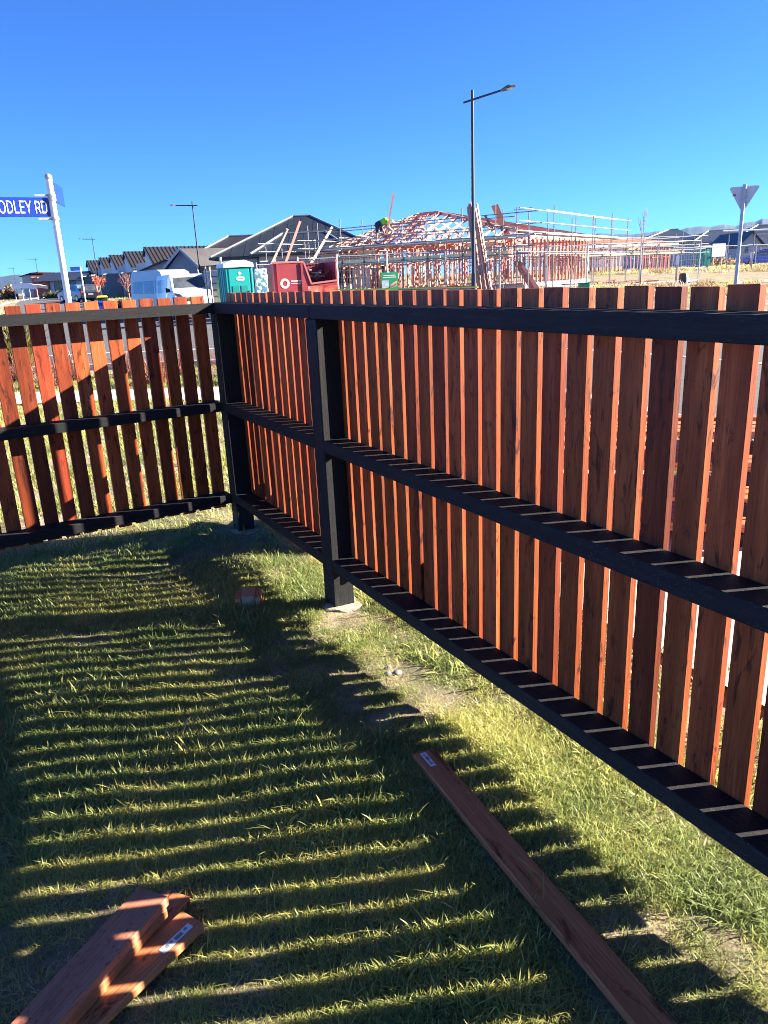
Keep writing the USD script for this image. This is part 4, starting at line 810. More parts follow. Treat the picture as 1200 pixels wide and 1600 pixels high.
leaning('leaning_beam', 'wide red beam sticking up over the right of the frame roof', 'beam', [(796, 378), (773, 321)], 39.5, 42.0, 0.36, 0.06, [M_ORANGE], 1)
leaning('leaning_beam', 'short narrow beam end sticking up left of the wide red beam', 'beam', [(770, 360), (758, 337)], 41, 42.4, 0.12, 0.05, [M_PINK], 1)
leaning('leaning_beam', 'pair of stout timbers leaning against the right end of the pink frame', 'beam', [(836, 452), (808, 404)], 36.5, 38.5, 0.22, 0.05, [M_ORANGE, M_PALE], 2)
leaning('leaning_pole', 'thin timber standing up past the bending worker', 'timber', [(603, 372), (615, 303)], 40.5, 41.2, 0.09, 0.05, [M_PINK])
for pts, lab in (([(417, 430), (449, 358)], 'leftmost of three timbers leaning on the scaffold above the red skip'), ([(446, 412), (469, 346)], 'middle, tallest of three timbers leaning on the scaffold above the red skip'), ([(486, 412), (519, 355)], 'rightmost of three timbers leaning on the scaffold above the red skip')):
    leaning('leaning_pole', lab, 'timber', pts, 41.5, 43.2, 0.12, 0.06, [M_PALE if 'middle' not in lab else M_PINK])

# temporary fence panels
def temp_panel(t, w, h=2.05):
    obj('frame', cat_([tube((0, 0, 0.05), (0, 0, h + 0.1), 0.024, n=6), tube((w, 0, 0.05), (w, 0, h + 0.1), 0.024, n=6), tube((0, 0, h), (w, 0, h), 0.02, n=6), tube((0, 0, 0.12), (w, 0, 0.12), 0.02, n=6)]), M_GALV, t)
    obj('mesh', cat_([tube((0, 0, z), (w, 0, z), 0.0035, n=3) for z in np.arange(0.3, h, 0.28)] + [tube((x, 0, 0.12), (x, 0, h), 0.0022, n=3) for x in np.arange(0.15, w, 0.15)]), M_GALV, t)
    obj('foot', cbox(-0.3, 0.3, -0.1, 0.1, 0.0, 0.12, 0.02), plain_foot, t)
plain_foot = plain('fence_foot', (0.35, 0.34, 0.32), 0.85, noise=0.2)
tp = [(402, 33.5), (432, 34), (467, 34.5), (528, 35.2), (606, 36), (697, 36.8), (781, 37.2), (853, 37.6), (917, 38.2), (1000, 39.2), (1092, 40.5)]
tp2 = [(1050, 78), (1092, 79), (1132, 80), (1178, 81), (1225, 82)]
names_at = ['beside the portable toilet', 'before the left part of the red skip', 'before the right part of the red skip', 'left of the green site sign', 'carrying the green site sign', 'in front of the street lamp', 'in front of the leaning timbers', 'at the end of the scaffold', 'left of the green crate', 'with the bare sapling', 'x']
for seq, far in ((tp, False), (tp2, True)):
    for i in range(len(seq) - 1):
        a, b = pix(seq[i][0], 430, seq[i][1]), pix(seq[i + 1][0], 430, seq[i + 1][1]); w = float(np.linalg.norm(b - a))
        lab = ('temporary mesh fence panel ' + names_at[i]) if not far else f'far mesh fence panel ' + ['beside the far toilet', 'under the white hoarding', 'behind the traffic sign post', 'by the right edge'][i]
        t = thing('fence_panel', lab, 'fence panel', (a[0], a[1], float(terrain(*a))), math.atan2(b[1] - a[1], b[0] - a[0]), 'temporary mesh fence panels'); temp_panel(t, w - 0.04)

# ================================================================ VEHICLES
M_VAN1 = plain('white_van_paint', (0.42, 0.40, 0.375), 0.3, coat=0.5); M_VAN2 = plain('silver_van_paint', (0.28, 0.265, 0.24), 0.35, metal=0.0, coat=0.5)
M_GLASS = plain('vehicle_glass', (0.055, 0.065, 0.075), 0.06, spec=0.9, noise=0.5, scale=2.5); M_TYRE = plain('tyre', (0.02, 0.02, 0.02), 0.9); M_RIM = plain('wheel_rim', (0.4, 0.4, 0.42), 0.35, metal=0.8)
M_TRIM = plain('black_trim', (0.02, 0.02, 0.022), 0.6); M_LAMPG = plain('headlight_glass', (0.7, 0.72, 0.74), 0.1, spec=0.8); M_TAIL = plain('tail_light', (0.45, 0.02, 0.015), 0.2)
def vehicle(name, label, cat, u, d, heading, prof, half, body_m, glass_side, glass_front, glass_rear, lights, wheels, group=None, tumble=(0.9, 0.14), roof_m=None, seats=True, z_extra=0.0):
    """A vehicle lofted from its side profile (x forward); windows and lamps are panels set just proud of the body."""
    q = uv(u, d); t = thing(name, label, cat, (q[0], q[1], float(terrain(q[0], q[1])) + z_extra), heading, group)
    top = max(z for _, z in prof)
    def yw(z): return 1 - tumble[1] * np.clip((z - tumble[0]) / (top - tumble[0]), 0, 1) ** 1.3
    front = sorted([(z, x) for x, z in prof if x > 0]); rear = sorted([(z, x) for x, z in prof if x < 0])
    m = SP(prof).buffer(-0.05).buffer(0.05, quad_segs=3)
    b = trimesh.creation.extrude_polygon(m, 2 * half, engine='earcut'); v, f = trimesh.remesh.subdivide_to_size(b.vertices, b.faces, 0.35, max_iter=8); 
    v = np.c_[v[:, 0], v[:, 2] - half, v[:, 1]]
    edge = np.clip(1 - 0.025 * (np.abs(v[:, 1]) > half - 1e-6), 0, 1)
    nose = 1 - 0.10 * np.clip((v[:, 0] - (front[-1][1] if False else max(x for x, _ in prof) - 0.35)) / 0.35, 0, 1) ** 2
    v[:, 1] *= yw(v[:, 2]) * nose; bm = trimesh.Trimesh(v, f); bm.fix_normals(); obj('body', bm, body_m, t, smooth=35)
    def side_panel(poly, s, off=0.004, th=0.012):
        e = trimesh.creation.extrude_polygon(SP(poly).buffer(-0.03).buffer(0.03, quad_segs=3), th, engine='earcut'); w = np.c_[e.vertices[:, 0], e.vertices[:, 2], e.vertices[:, 1]]
        w[:, 1] = s * (half * yw(w[:, 2]) + off - th + w[:, 1]); e2 = trimesh.Trimesh(w, e.faces); e2.fix_normals(); return e2
    def end_panel(y0, y1, z0, z1, pts, off, mat, nm, parent=None):
        zs = np.linspace(z0, z1, 4); xs = np.interp(zs, [p_[0] for p_ in pts], [p_[1] for p_ in pts]); sg = 1 if xs[0] > 0 else -1
        rows = []
        for z, x in zip(zs, xs):
            for y in (y0, y1):
                yy = y * yw(z); rows.append((x + sg * off, yy, z))
        inner = [(x - sg * 0.03, y, z) for x, y, z in rows]; return obj(nm, hull(rows + inner), mat, parent or t)
    for poly in glass_side:
        for s in (1, -1): obj('window', side_panel(poly, s), M_GLASS, t)
    if glass_front: end_panel(-glass_front[2] * half, glass_front[2] * half, glass_front[0], glass_front[1], front, 0.006, M_GLASS, 'windscreen')
    if glass_rear: end_panel(-glass_rear[2] * half, glass_rear[2] * half, glass_rear[0], glass_rear[1], rear, 0.006, M_GLASS, 'rear_window')
    for (y0, y1, z0, z1, end, kind) in lights:
        for s in ((1, -1) if kind != 'mid' and kind != 'plate' and kind != 'bumper' else (1,)):
            end_panel(s * y0 * half, s * y1 * half, z0, z1, front if end == 'f' else rear, 0.012 if kind != 'bumper' else 0.03, {'lamp': M_LAMPG, 'tail': M_TAIL, 'mid': M_TRIM, 'plate': M_WHITE, 'bumper': M_TRIM if seats else body_m}[kind], {'lamp': 'headlight', 'tail': 'tail_light', 'mid': 'grille', 'plate': 'number_plate', 'bumper': 'bumper'}[kind])
    for x in wheels:
        for s in (1, -1):
            w = obj('wheel', tube((x, s * (half - 0.20), 0.33), (x, s * (half + 0.006), 0.33), 0.33, n=18), M_TYRE, t); obj('rim', tube((x, s * (half - 0.05), 0.33), (x, s * (half + 0.016), 0.33), 0.20, n=14), M_RIM, w)
    if glass_front:
        for s in (1, -1): obj('mirror', hull([(glass_front[3], s * (half + a), z) for a, z in ((0.0, 1.22), (0.2, 1.2), (0.2, 1.42), (0.02, 1.36))] + [(glass_front[3] - 0.1, s * (half + a), z) for a, z in ((0.03, 1.22), (0.18, 1.2), (0.18, 1.42))]), M_TRIM, t)
    return t
VAN = [(-2.35, 0.35), (-2.35, 1.2), (-2.28, 1.86), (-2.15, 1.98), (1.05, 1.98), (1.40, 1.90), (1.86, 1.36), (2.26, 1.14), (2.35, 0.85), (2.36, 0.38), (1.2, 0.30), (-1.6, 0.30)]
VANH = [(-2.35, 0.35), (-2.35, 1.2), (-2.28, 2.12), (-2.10, 2.28), (0.80, 2.28), (1.20, 2.16), (1.44, 1.86), (1.86, 1.36), (2.26, 1.14), (2.35, 0.85), (2.36, 0.38), (1.2, 0.30), (-1.6, 0.30)]
vg = [[(0.55, 1.16), (1.75, 1.16), (1.72, 1.30), (1.30, 1.78), (0.55, 1.80)], [(-0.75, 1.16), (0.42, 1.16), (0.42, 1.78), (-0.75, 1.78)], [(-2.05, 1.18), (-0.88, 1.16), (-0.88, 1.78), (-2.0, 1.76)]]
vl = [(0.50, 0.93, 0.78, 1.0, 'f', 'lamp'), (-0.45, 0.45, 0.82, 0.97, 'f', 'mid'), (-0.97, 0.97, 0.40, 0.66, 'f', 'bumper'), (-0.28, 0.28, 0.50, 0.60, 'f', 'plate')]
u_, _ = at(297, 440, 32.0)
hd = rotv(0.46, -1.0)
vehicle('van', 'white van parked facing this way, the right one of two side by side', 'van', (u_ - 0.45) * 36.5 / 32.0, 37.0, hd, VAN, 0.86, M_VAN1, vg, (1.38, 1.84, 0.88, 1.62), None, vl, (1.45, -1.35), seats=False)
u_, _ = at(231, 440, 36.5)
vehicle('van', 'silver-grey high-roofed van, the left and taller of the two parked vans', 'van', u_ - 0.15, 40.0, rotv(0.85, -1.0), VANH, 0.86, M_VAN2, vg, (1.38, 1.82, 0.88, 1.62), None, vl, (1.45, -1.35), seats=False)
HATCH = [(-2.15, 0.40), (-2.2, 0.95), (-1.95, 1.05), (-1.55, 1.55), (-1.1, 1.64), (0.2, 1.64), (0.55, 1.55), (1.15, 1.05), (2.0, 0.90), (2.2, 0.65), (2.15, 0.32), (1.0, 0.25), (-1.2, 0.25)]
cg = [[(-0.35, 1.05), (0.95, 1.05), (0.42, 1.48), (-0.35, 1.52)], [(-1.45, 1.06), (-0.45, 1.05), (-0.45, 1.52), (-1.2, 1.50)]]
cl = [(0.62, 0.95, 0.85, 1.02, 'r', 'tail'), (0.55, 0.92, 0.66, 0.85, 'f', 'lamp'), (-0.95, 0.95, 0.36, 0.58, 'r', 'bumper'), (-0.25, 0.25, 0.68, 0.80, 'r', 'plate'), (-0.45, 0.45, 0.52, 0.72, 'f', 'mid')]
M_CARB = plain('blue_grey_car_paint', (0.10, 0.16, 0.22), 0.3, metal=0.3, coat=0.6); M_CARD = plain('dark_car_paint', (0.03, 0.04, 0.055), 0.3, coat=0.6); M_CARBL = plain('blue_car_paint', (0.02, 0.07, 0.35), 0.3, coat=0.6)
u_, _ = at(119, 455, 78); vehicle('car', 'blue-grey hatchback parked before the gabled row, just right of the street-name post', 'car', u_, 78, rotv(-0.75, 0.6), HATCH, 0.88, M_CARB, cg, (1.08, 1.52, 0.8, 0.9), (1.08, 1.5, 0.78), cl, (1.35, -1.35), seats=True)
u_, _ = at(138, 456, 74); vehicle('car', 'dark car parked right of the blue-grey hatchback', 'car', u_ - 0.4, 76, rotv(-0.3, 1.0), HATCH, 0.86, M_CARD, cg, (1.08, 1.52, 0.8, 0.9), (1.08, 1.5, 0.78), cl, (1.35, -1.35))
u_, _ = at(1, 460, 150); vehicle('car', 'bright blue car cut off by the left edge of the picture', 'car', u_, 150, rotv(-1, 0.1), HATCH, 0.88, M_CARBL, cg, (1.08, 1.52, 0.8, 0.9), None, cl, (1.35, -1.35))
u_, _ = at(1199, 408, 82); vehicle('car', 'dark blue car cut off by the right edge of the picture', 'car', u_ + 0.6, 84, rotv(-1, 0.3), HATCH, 0.88, M_CARBL, cg, (1.08, 1.52, 0.8, 0.9), None, cl, (1.35, -1.35))

# ================================================================ SITE FURNITURE
M_TEAL = plain('teal_plastic', (0.0, 0.24, 0.215), 0.4); M_TEALD = plain('dark_teal_plastic', (0.0, 0.16, 0.145), 0.45); M_SKIP = plain('red_skip_paint', (0.22, 0.018, 0.026), 0.5, noise=0.15, scale=2.0); M_NET = plain('orange_red_sheet', (0.50, 0.05, 0.03), 0.5)
def toilet(label, u, d, yaw, group=None):
    q = uv(u, d); t = thing('portable_toilet', label, 'portable toilet', (q[0], q[1], float(terrain(q[0], q[1]))), yaw, group)
    obj('cabin', cat_([cbox(-0.55, 0.55, -0.52, 0.55, 0.12, 2.05, 0.04), box(-0.5, -0.46, -0.56, -0.50, 0.2, 2.0), box(0.46, 0.5, -0.56, -0.5, 0.2, 2.0)] + [box(-0.575, -0.545, y, y + 0.05, 0.2, 2.0) for y in (-0.4, -0.1, 0.2, 0.42)]), M_TEAL, t)
    obj('base', cbox(-0.6, 0.6, -0.6, 0.62, 0.0, 0.13, 0.02), M_TRIM, t)
    dr = obj('door', cbox(-0.40, 0.40, -0.555, -0.525, 0.16, 1.98, 0.012), M_TEAL, t); obj('panel', cat_([cbox(-0.30, -0.03, -0.572, -0.556, 0.30, 1.35, 0.006), cbox(0.03, 0.30, -0.572, -0.556, 0.30, 1.35, 0.006)]), M_TEALD, dr)
    obj('handle', box(0.30, 0.36, -0.60, -0.5565, 0.95, 1.15), M_TRIM, dr)
    plq = trimesh.creation.cylinder(1.0, 0.006, sections=20); plq.vertices *= [0.17, 0.085, 1]; plq.apply_transform(trimesh.transformations.rotation_matrix(math.pi / 2, [1, 0, 0])); plq.apply_translation([0.04, -0.561, 1.60]); obj('plaque', plq, M_WHITE, dr); obj('plaque_mark', box(-0.06, 0.14, -0.567, -0.5645, 1.585, 1.615), M_TAIL, dr)
    obj('vent', hull([(0.02, -0.555, 1.86), (0.09, -0.57, 1.79), (0.02, -0.555, 1.72), (-0.05, -0.57, 1.79)]), M_WHITE, dr)
    rf = [(x, y, z) for x, z in ((-0.60, 2.02), (-0.56, 2.16), (-0.25, 2.27), (0.25, 2.27), (0.56, 2.16), (0.60, 2.02)) for y in (-0.60, 0.60)]
    obj('roof', hull(rf), M_WHITE, t); obj('vent_pipe', tube((-0.42, 0.42, 2.0), (-0.42, 0.42, 2.42), 0.05), M_WHITE, t)
    return t
u_, _ = at(368, 430, 30.4); toilet('teal portable toilet with a white roof, beside the white van', u_, 30.4, -YAW + 0.42)
u_, _ = at(1100, 400, 84); toilet('small far teal portable toilet beside the white hoarding', u_, 84, -YAW + 0.2)

# red open-sided skip
qa, qb = W(428, 430, 32.6), W(527, 430, 33.6); e = (qb - qa)[:2]; L = float(np.linalg.norm(e)); zt = W(470, 410.5, 33)[2]; g0 = float(terrain(qa[0], qa[1]))
sk = thing('skip', 'red steel rubbish skip with a round white emblem, its front cut low at the right', 'skip', (qa[0], qa[1], g0), math.atan2(e[1], e[0])); H = zt - g0; dp = 1.7
frontp = SP([(0, 0.1), (L, 0.1), (L, H * 0.60), (L * 0.575, H * 0.555), (L * 0.475, H), (0, H)]); fp = trimesh.creation.extrude_polygon(frontp, 0.05, engine='earcut'); fp.apply_transform(trimesh.transformations.rotation_matrix(math.pi / 2, [1, 0, 0])); fp.apply_translation([0, 0.05, 0])
obj('front_wall', fp, M_SKIP, sk); obj('side_wall', box(0, 0.05, 0.051, dp, 0.1, H), M_SKIP, sk); obj('side_wall', box(L - 0.05, L, 0.051, dp, 0.1, H), M_SKIP, sk); obj('back_wall', box(0.051, L - 0.051, dp - 0.05, dp, 0.1, H - 0.002), M_SKIP, sk); obj('floor', box(0.051, L - 0.051, 0.051, dp - 0.051, 0.1, 0.16), M_SKIP, sk)
obj('rim', cat_([box(-0.03, L * 0.475, -0.02, 0.08, H, H + 0.07), bar((L * 0.475, 0.02, H), (L * 0.575, 0.02, H * 0.565), 0.11, 0.07), bar((L * 0.575, 0.02, H * 0.575), (L, 0.02, H * 0.62), 0.11, 0.07), box(L - 0.08, L + 0.03, -0.03, dp, H, H + 0.07)]), plain('worn_red_rim', (0.34, 0.10, 0.09), 0.5), sk)
obj('stiffener', cat_([box(x, x + 0.09, -0.05, -0.001, 0.1, H * (1 if x < L * 0.45 else 0.5)) for x in (0.12, L * 0.42, L * 0.70)]), M_SKIP, sk)
ring = trimesh.creation.annulus(0.11, 0.20, 0.006, sections=28).apply_transform(trimesh.transformations.rotation_matrix(math.pi / 2, [1, 0, 0])).apply_translation([L * 0.16, -0.006, H * 0.60]); obj('emblem', ring, plain('faded_emblem', (0.50, 0.47, 0.47), 0.5), sk)
obj('emblem_bar', cat_([box(L * 0.255, L * 0.43, -0.006, -0.002, H * 0.63, H * 0.655), box(L * 0.255, L * 0.41, -0.006, -0.002, H * 0.585, H * 0.60)]), plain('faded_lettering', (0.6, 0.42, 0.42), 0.5), sk)
r_ = np.random.default_rng(9); M_DEBRIS = plain('debris_board', (0.16, 0.12, 0.09), 0.8, noise=0.3)
for k in range(22):
    a = np.array([r_.uniform(0.2, L - 0.6), r_.uniform(0.2, dp - 0.3), H * r_.uniform(0.5, 0.82)]); dd = np.array([r_.uniform(-.6, .6), r_.uniform(-.4, .4), r_.uniform(-.12, .3)])
    b_ = np.clip(a + dd, [0.1, 0.12, 0.3], [L - 0.1, dp - 0.1, H * 1.02]); obj('debris', bar(a, b_ + [0, 0, 0.02], 0.14, 0.04), M_DEBRIS, sk)
xs = np.linspace(L * 0.50, L * 0.985, 26); zs = np.linspace(0.12, H * 0.52, 14); XX, ZZ = np.meshgrid(xs, zs, indexing='ij'); fo = meshkit.fbm(np.stack([XX * 2.6, ZZ * 5.0, XX * 0], -1), 4, 3); YY = -0.07 - 0.16 * fo; ii = np.arange(XX.size).reshape(XX.shape)
obj('sheet', (np.stack([XX, YY, ZZ], -1).reshape(-1, 3), np.stack([ii[:-1, :-1], ii[1:, :-1], ii[1:, 1:], ii[:-1, 1:]], -1).reshape(-1, 4)), M_NET, sk, smooth=True)

# green site sign on the mesh fence, the white hoarding, markers and bins
M_GREEN = plain('sign_green', (0.0, 0.20, 0.09), 0.45)
q = W(608, 440, 35.75); e = tp[4]; a, b = pix(606, 430, 36), pix(697, 430, 36.8); an = math.atan2(b[1] - a[1], b[0] - a[0])
t = thing('site_sign', 'green site notice with a picture, hung low on the mesh fence', 'sign', (q[0], q[1], 0), an); z0, z1 = W(608, 458, 35.7)[2], W(608, 425.5, 35.7)[2]; wd = 0.40
obj('board', cbox(-wd, wd, -0.075, -0.06, z0, z1, 0.003), M_GREEN, t); hh = z1 - z0
obj('picture', cat_([box(-wd * 0.93, -wd * 0.1, -0.078, -0.0755, z0 + hh * 0.25, z0 + hh * 0.62)]), plain('printed_picture', (0.30, 0.36, 0.42), 0.5, noise=0.6, scale=7), t); obj('picture', hull([(x, y, z) for x, z in ((0.0, z0 + hh * 0.22), (0.05, z0 + hh * 0.42), (wd * 0.9, z0 + hh * 0.60), (wd * 0.9, z0 + hh * 0.34)) for y in (-0.078, -0.0755)]), plain('printed_timber_picture', (0.45, 0.30, 0.16), 0.5, noise=0.5, scale=9), t)
obj('heading_bar', cat_([box(-wd * 0.7, wd * 0.7, -0.078, -0.0755, z0 + hh * 0.84, z0 + hh * 0.87), box(-wd * 0.8, wd * 0.8, -0.078, -0.0755, z0 + hh * 0.75, z0 + hh * 0.78)]), M_WHITE, t)
p0, p1 = W(1111.5, 391, 79.3), W(1132, 391, 79.8); e = (p1 - p0)[:2]; L = float(np.linalg.norm(e)); g = float(terrain(p0[0], p0[1])); zt, zb_ = W(1121, 381, 79.5)[2] - g, W(1121, 401, 79.5)[2] - g
t = thing('hoarding', 'plain white hoarding fixed to the far mesh fence', 'hoarding', (p0[0], p0[1], g), math.atan2(e[1], e[0])); obj('board', cbox(0, L, -0.14, -0.09, zb_, zt, 0.01), M_WHITE, t)
for x in (0.3, L - 0.3): obj('post', box(x - 0.04, x + 0.04, -0.085, -0.03, 0, zt), M_PALE, t)
t = thing('pipe_rail', 'long pale scaffold tube carried level in front of the far roofs on the right', 'scaffold tube', tuple(W(1130, 361, 60)), 0); b = W(1230, 357.5, 60) - W(1130, 361, 60); obj('tube', tube((0, 0, 0), b, 0.055), M_WHITE, t)
for f_ in (0.1, 0.5, 0.9):
    zz = W(1130, 361, 60)[2] + b[2] * f_ - float(terrain(*(W(1130, 361, 60) + b * f_)[:2])); obj('prop', tube(b * f_ - np.array([0, 0, 0.055]), b * f_ - np.array([0, 0, zz]), 0.03), M_SCAF, t)
def peg(label, px, D, ytop, ybot, w, cap):
    q = W(px, ybot, D); g = float(terrain(q[0], q[1])); zt = W(px, ytop, D)[2] - g; t = thing('marker_peg', label, 'peg', (q[0], q[1], g), -YAW); obj('stake', cbox(-w / 2, w / 2, -0.03, 0.03, -0.2, zt, 0.005), M_PALE, t); obj('plate', box(-cap / 2, cap / 2, -0.045, -0.031, zt - 0.45, zt - 0.02), M_WHITE, t)
peg('pale wooden site peg with a small white plate, left of the dark bag', 1056, 40.0, 399, 441, 0.09, 0.17); peg('low white marker plate on a peg near the right edge', 1173, 66, 394, 412, 0.1, 0.28)
q = W(1066, 443, 38.5); t = thing('rubbish_bag', 'dark rubbish bag and grey sheet slumped on the site ground', 'bag', (q[0], q[1], float(terrain(q[0], q[1]))), -YAW)
for nm, pts_, mm in (('bag', [(x * (1 - 0.25 * (z > 0.4)), y, z) for x in (-0.14, 0.14) for y in (-0.15, 0.15) for z in (0, 0.2, 0.52)], M_TRIM), ('sheet', [(0.17, -0.1, 0.0), (0.40, -0.05, 0.0), (0.19, 0.1, 0.52), (0.27, 0.12, 0.50), (0.36, 0.05, 0.2), (0.2, 0, 0)], M_WALLP)):
    m_ = hull(pts_); v, f = trimesh.remesh.subdivide_to_size(m_.vertices, m_.faces, 0.06, max_iter=8); v = v + (meshkit.fbm(v * 9, 3, 2)[:, None] - 0.5) * 0.09; obj(nm, (v, f), mm, t, smooth=40)
q = W(912, 449, 34.5); t = thing('green_crate', 'small flat green crate lying just above the paling tops', 'crate', (q[0], q[1], float(terrain(q[0], q[1]))), -YAW); zt = W(912, 443, 34.5)[2] - float(terrain(q[0], q[1])); obj('box', cbox(-0.23, 0.23, -0.2, 0.2, zt - 0.32, zt, 0.02), M_GREEN, t); obj('lid', cbox(-0.25, 0.25, -0.22, 0.22, zt, zt + 0.04, 0.01), M_GREEN, t); obj('stand', box(-0.2, 0.2, -0.15, 0.15, -0.1, zt - 0.321), M_PALE, t)
r_ = np.random.default_rng(12)
for i, (px, py, D, n, lab) in enumerate([(880, 444, 40, 6, 'scatter of pale offcuts on the bare ground right of the scaffold'), (938, 438, 44, 9, 'longest scatter of timber offcuts on the bare site ground'), (985, 441, 40, 6, 'offcuts and dark sheets lying beside the bare sapling'), (1032, 439, 42, 7, 'pink rubble heap left of the wooden site peg'), (1098, 444, 36, 4, 'orange offcuts by the foot of the end fence panel')]):
    q = W(px, py, D); g = float(terrain(q[0], q[1])); t = thing('offcut_heap', lab, 'offcuts', (q[0], q[1], g), -YAW)
    for k in range(n):
        a = np.array([r_.uniform(-1.1, 1.1), r_.uniform(-0.5, 0.5), 0.06 + 0.05 * (k % 4)]); d_ = np.array([r_.uniform(-.9, .9), r_.uniform(-.3, .3), r_.uniform(-.03, .06)]); obj('timber', bar(a, a + d_, 0.12, 0.05), [M_PINK, M_PALE, M_ORANGE][k % 3], t)
# wrapped pallet and stacked materials beside the toilet
q = W(409, 450, 32.2); t = thing('wrapped_pallet', 'tall pallet wrapped in crumpled clear-white plastic, left of the red skip', 'pallet', (q[0], q[1], float(terrain(q[0], q[1]))), -YAW + 0.2); zt = W(409, 420, 32.2)[2] - float(terrain(q[0], q[1]))
v = cbox(-0.24, 0.24, -0.3, 0.3, 0.12, zt, 0.03); vv, ff = trimesh.remesh.subdivide_to_size(v.vertices, v.faces, 0.09, max_iter=8); vv = vv + (meshkit.fbm(vv * 7, 3, 5)[:, None] - 0.5) * [0.09, 0.09, 0.0]; obj('wrapping', (vv, ff), plain('plastic_wrap', (0.62, 0.64, 0.62), 0.2, noise=0.25, scale=8), t)
obj('pallet', cat_([box(-0.3, 0.3, -0.35 + 0.25 * k, -0.25 + 0.25 * k, 0.0, 0.115) for k in range(3)]), M_PALE, t)
q = W(336, 455, 36); t = thing('timber_pack', 'pack of grey boards with a green and white wrapper between the van and the toilet', 'timber pack', (q[0], q[1], float(terrain(q[0], q[1]))), -YAW); zt = W(336, 421, 36)[2] - float(terrain(q[0], q[1]))
for k in range(7): obj('board', cbox(-0.35, 1.1, -0.4, 0.4, 0.1 + k * (zt - 0.1) / 7, 0.1 + (k + 0.8) * (zt - 0.1) / 7, 0.01), M_WALLB, t)
obj('wrapper', box(0.2, 0.45, -0.42, -0.401, 0.4, zt - 0.35), plain('green_wrapper', (0.25, 0.5, 0.16), 0.5, noise=0.5, scale=8), t); obj('bearer', box(-0.3, 1.0, -0.3, 0.3, 0.0, 0.098), M_PALE, t)
for px, lab in ((324, 'left of two slim pale posts standing beside the white van'), (331, 'right of two slim pale posts standing beside the white van')):
    q = W(px, 455, 34.8); g = float(terrain(q[0], q[1])); t = thing('slim_post', lab, 'post', (q[0], q[1], g), 0); h = W(px - 2, 418, 34.8)[2] - g; obj('post', tube((0, 0, 0), (0, 0, h), 0.035), M_GALV, t); obj('cap', tube((0, 0, h), (0, 0, h + 0.03), 0.045), M_GALV, t)
def bin_(label, px, D, lid, dz=0.0, body=None):
    q = W(px, 460, D); g = float(terrain(q[0], q[1])); t = thing('wheelie_bin', label, 'wheelie bin', (q[0], q[1], g + dz), -YAW + 0.3, None)
    obj('body', hull([(x * s, y * s, z) for s, z in ((0.24, 0.05), (0.29, 0.95)) for x in (-1, 1) for y in (-1, 1)]), body or M_TRIM, t); obj('lid', hull([(x * 0.31, y * 0.33 - 0.02, z) for x in (-1, 1) for y in (-1, 1) for z in (0.955, 1.0)] + [(x * 0.26, 0.2, 1.06) for x in (-1, 1)]), lid, t)
    for s in (-1, 1): obj('wheel', tube((s * 0.2, 0.26, 0.1), (s * 0.26, 0.26, 0.1), 0.1, n=12), M_TYRE, t)
bin_('dark wheelie bin with a yellow lid in front of the gabled row', 159, 50, plain('yellow_lid', (0.70, 0.48, 0.03), 0.45)); bin_('blue recycling bin just in front of the yellow-lidded bin', 160.5, 46, M_BLUE, -0.25, M_BLUE)

# ================================================================ THE WORKER ON THE ROOF EDGE
def body_mesh(bones, step=0.05):
    import manifold3d as m3
    out = None
    for (p, r1), (q, r2) in bones:
        a = m3.Manifold.sphere(r1, 14).translate(list(map(float, p))); b = m3.Manifold.sphere(r2, 14).translate(list(map(float, q))); h = m3.Manifold.batch_hull([a, b]); out = h if out is None else out + h
    m = out.to_mesh(); tm = trimesh.Trimesh(m.vert_properties[:, :3], m.tri_verts); v, f = trimesh.remesh.subdivide_to_size(tm.vertices, tm.faces, step, max_iter=8); tm = trimesh.Trimesh(v, f); tm.merge_vertices(); trimesh.smoothing.filter_taubin(tm, iterations=6); return tm
foot = W(588, 381.5, 41.3); q2 = W(600, 372, 42.0); sc_ = 1.0
wk = thing('person', 'person in a lime hi-vis top and navy shorts bending over on the frame roof', 'person', tuple(foot), -YAW)
z2 = q2[2] - foot[2]; x2 = float((q2 - foot)[:2] @ RGT)
hipL, hipR = (0.12, -0.10, 0.86), (0.14, 0.12, 0.88); kneeL, kneeR = (0.05, -0.10, 0.46), (0.42, 0.14, 0.62); ankL, ankR = (0.0, -0.10, 0.09), (x2 - 0.03, 0.16, z2 + 0.10)
pel, chest, neck, head = (0.13, 0.01, 0.92), (0.52, 0.01, 1.10), (0.72, 0.01, 1.08), (0.86, 0.01, 1.03)
shL, shR = (0.62, -0.19, 1.06), (0.62, 0.21, 1.06); elL, elR = (0.66, -0.24, 0.78), (0.72, 0.24, 0.80); haL, haR = (0.84, -0.16, 0.62), (0.90, 0.16, 0.62)
SK = plain('skin', (0.42, 0.24, 0.17), 0.55); M_HIVIS = plain('hi_vis_lime', (0.30, 0.62, 0.015), 0.6); M_NAVY = plain('navy_cloth', (0.018, 0.025, 0.05), 0.8)
fing = []
for h, s in ((haL, -1), (haR, 1)):
    for k in range(4): fing.append(((np.array(h) + [0.05, 0.028 * (k - 1.5), -0.03], 0.012), (np.array(h) + [0.10 - 0.008 * abs(k - 1.4), 0.03 * (k - 1.5), -0.085], 0.009)))
    fing.append(((np.array(h) + [0.01, -0.04 * s, -0.02], 0.013), (np.array(h) + [0.06, -0.07 * s, -0.06], 0.010)))
